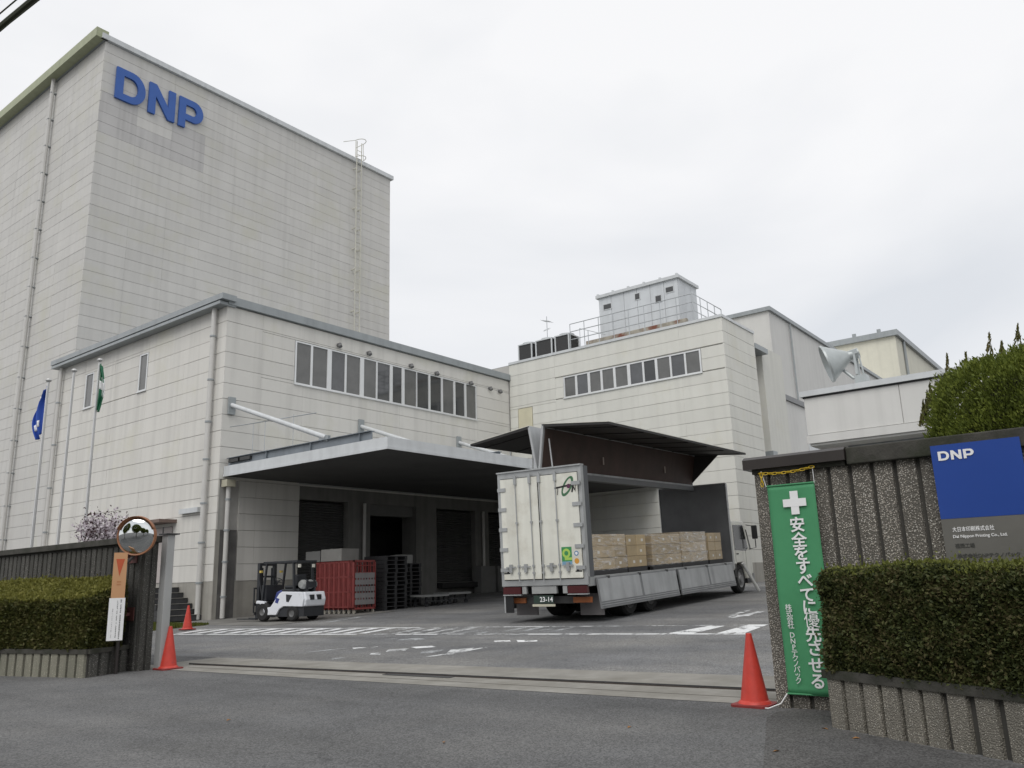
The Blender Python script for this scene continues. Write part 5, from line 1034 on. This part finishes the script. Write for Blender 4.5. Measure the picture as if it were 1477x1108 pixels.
fb_('mast_crossbar', FD, (1.22, 1.34, -.32, .32, 1.98, 2.08), (1.22, 1.34, -.32, .32, 1.55, 1.62), (1.36, 1.42, -.45, .45, .22, .32), (1.36, 1.42, -.45, .45, .55, .65)); fb_('load_backrest', FD, (1.38, 1.42, -.5, -.46, .3, 1.2), (1.38, 1.42, .46, .5, .3, 1.2), (1.38, 1.42, -.46, .46, 1.14, 1.2), *[(1.385, 1.415, y-.012, y+.012, .65, 1.14) for y in (-.25, 0, .25)])
# ================================================================== THINGS UNDER THE CANOPY
RED = mat('red_cage_paint', (.24, .048, .044), rough=.5, var=.2, scale=6); NET = mat('grey_mesh', (.24, .23, .23), rough=.6)
def cage(loc, label, net):
    t = thing('roll_cage', loc, label, 'roll cage', 'red nested roll cages'); X1, Hc = 1.0, 1.78
    b = MB(); [b.box(x, x+.045, 0, .05, .16, Hc) for x in (0, X1-.045)]; b.box(0, X1, 0, .05, Hc-.06, Hc); b.box(0, X1, 0, .05, .14, .2); b.build('frame', RED, t, local=True)
    b = MB(); [b.box(x-.012, x+.012, .01, .035, .2, Hc-.06) for x in steps(.1, X1-.1, 7)]; [b.box(.04, X1-.04, .012, .032, z-.012, z+.012) for z in steps(.4, 1.6, 5)]; b.build('bars', RED, t, local=True)
    b = MB(); [b.box(0, .03, y, y+.03, .2, Hc-.02) for y in (.06, .13, .20)]; [b.box(0, .03, .05, .24, z, z+.05) for z in (.2, .7, 1.2, 1.7)]; b.build('side_bars', RED, t, local=True)
    [MB().lathe([(.001, -.02), (.06, -.02), (.06, .02), (.001, .02)], (x, .06, .06), (1, 0, 0), 12).box(x-.03, x+.03, .03, .09, .06, .15).build('caster', mat('caster_pale', (.35, .33, .28), rough=.6), t, local=True) for x in (.08, X1-.08)]
    if net:
        b = MB(); [b.box(.06, X1-.06, -.012, -.004, z, z+.16) for z in (.3, .52, .74, .96, 1.18)]
        for k in range(7): x = .1+k*.125; b.bar((x, -.014, .3), (x+.06, -.014, 1.36), .01, .025); b.bar((x+.06, -.014, .3), (x, -.014, 1.36), .01, .025)
        b.build('net', NET, t, local=True)
    return t
cg = cage((19.12, 21.75, gz(19.12)+.01), 'red roll cage with grey net face, first of the nested row', True)
c2 = cage((19.12, 22.0, gz(19.12)+.01), 'red roll cage, second in the nested row counted from the netted one', False)
for i in range(1, 7): dup(c2, (19.12, 22.0+i*.25, gz(19.12)+.01), 'red roll cage, '+ORD[i+1]+' in the nested row counted from the netted one')
def carton(loc, sx, sy, sz, label, m, rot=0):
    t = thing('box', loc, label, 'box', rot=(0, 0, rot)); MB().box(0, sx, 0, sy, 0, sz).build('body', m, t, local=True, bevel=.01); MB().box(0, sx, sy*.45, sy*.55, sz+.001, sz+.004).build('tape', LAB, t, local=True)
GB = mat('grey_box', (.16, .16, .155), rough=.7)
carton((19.2, 22.5, gz(19.2)+1.79), .8, 1.1, .42, 'pale box lying on top of the red roll cages', mat('pale_box', (.24, .235, .22), rough=.7)); carton((19.2, 23.65, gz(19.2)+1.79), .8, .8, .38, 'grey box behind the pale box on the cages', GB)
def pal(loc, label):
    t = thing('pallet', loc, label, 'pallet', 'black pallets stacked by the dock'); b = MB(); [b.box(0, 1.1, y, y+.14, .11, .14) for y in steps(0, .96, 5)]; b.build('deck', PAL, t, local=True); b = MB(); [b.box(x, x+.12, 0, 1.1, 0, .11) for x in (0, .49, .98)]; b.build('bearer', PAL, t, local=True); return t
p0 = pal((20.55, 21.75, gz(20.9)), 'lowest black pallet of the tall stack beside the red cages')
for i in range(1, 13): dup(p0, (20.55+random.uniform(-.02, .02), 21.75+random.uniform(-.02, .02), gz(20.9)+i*.145), ORD[i]+' black pallet from the ground in the stack beside the red cages')
q0 = dup(p0, (22.15, 22.6, gz(22.2)), 'lowest black pallet of the stack holding up the small pale box')
for i in range(1, 11): dup(p0, (22.15+random.uniform(-.02, .02), 22.6+random.uniform(-.02, .02), gz(22.2)+i*.145), ORD[i]+' black pallet from the ground under the small pale box')
carton((22.25, 22.65, gz(22.2)+11*.145+.005), .6, .6, .32, 'small pale box on top of the black pallets', mat('pale_box2', (.25, .25, .24), rough=.7))
def dolly(loc, label):
    t = thing('flat_trolley', loc, label, 'trolley', 'low trolleys by the dock'); MB().box(0, 1.25, 0, .8, .36, .43).build('platform', mat('trolley_grey', (.26, .265, .26), rough=.5), t, local=True)
    [MB().lathe([(.001, -.03), (.09, -.03), (.09, .03), (.001, .03)], (x, y, .09), (0, 1, 0), 12).box(x-.03, x+.03, y-.03, y+.03, .1, .36).build('caster', FD, t, local=True) for x in (.15, 1.1) for y in (.12, .68)]; MB().box(0, 1.25, .02, .06, .18, .22).build('skirt', FD, t, local=True)
    return t
dl = dolly((22.05, 21.2, gz(22.1)), 'low grey flat trolley standing in front of the black pallets'); dup(dl, (23.4, 21.3, gz(23.5)), 'low grey flat trolley standing clear of the pallets')

# ================================================================== trees over the road (seen in the mirror)
def street_tree(loc, h, r, label, seed):
    t = thing('roadside_tree', loc, label, 'tree', 'trees across the road'); g = np.random.default_rng(seed); n = 9000
    b = MB(); b.tube([loc, (loc[0]+.1, loc[1], h*.5), (loc[0], loc[1]+.1, h*.8)], .2, 8, r2=.06)
    for k in range(7):
        a = k*.9; b.tube([(loc[0], loc[1], h*(.35+.05*k)), (loc[0]+r*.6*math.cos(a), loc[1]+r*.6*math.sin(a), h*(.5+.06*k))], .06, 6, r2=.02)
    b.build('trunk', MATS['bark'], t); d = g.normal(0, 1, (n, 3)); d /= np.linalg.norm(d, axis=1)[:, None]; p = d*(g.uniform(.3, 1, n)**.4*(1+.2*lump(d*2, 3, seed)))[:, None]*np.array([r, r, h*.36])+np.array([loc[0], loc[1], h*.64])
    link('crown', leaves_mesh('crown', p, d, .32, MATS['juniper_sprays'], .5, 1), t)
for i, (x, y, h, r, lb) in enumerate(((-7, 9, 7.5, 2.9, 'tall broad tree across the road'), (-9, 2.5, 6.2, 2.7, 'shorter tree across the road'), (-6, 16, 8.2, 3.0, 'tallest tree across the road'), (-10, -5, 6.8, 2.8, 'medium tree across the road'))): street_tree((x, y, 0), h, r, lb, 40+i)

LEAFL = mat('fallen_leaf_brown', (.30, .15, .05), rough=.8, var=.3)
for i, (x, y) in enumerate(((908, 1050), (1190, 1052), (1120, 1085), (640, 1072), (1235, 1066), (330, 1040))):
    p_ = ground(x, y); a = i*1.3; b = MB(); b.add([(p_[0]+.035*math.cos(a), p_[1]+.035*math.sin(a), .012), (p_[0]-.015*math.sin(a), p_[1]+.015*math.cos(a), .022), (p_[0]-.035*math.cos(a), p_[1]-.035*math.sin(a), .010), (p_[0]+.015*math.sin(a), p_[1]-.015*math.cos(a), .018)], [(0, 1, 2, 3)])
    tag(b.build('fallen_leaf', LEAFL), ['brown fallen leaf alone on the open road before the gate track', 'brown fallen leaf at the foot of the planter corner', 'brown fallen leaf on the darker asphalt before the banner', 'brown fallen leaf on the road in front of the truck tail', 'brown fallen leaf against the ribbed planter foot', 'brown fallen leaf on the road before the pale gate post'][i], 'leaf', 'fallen leaves on the road')
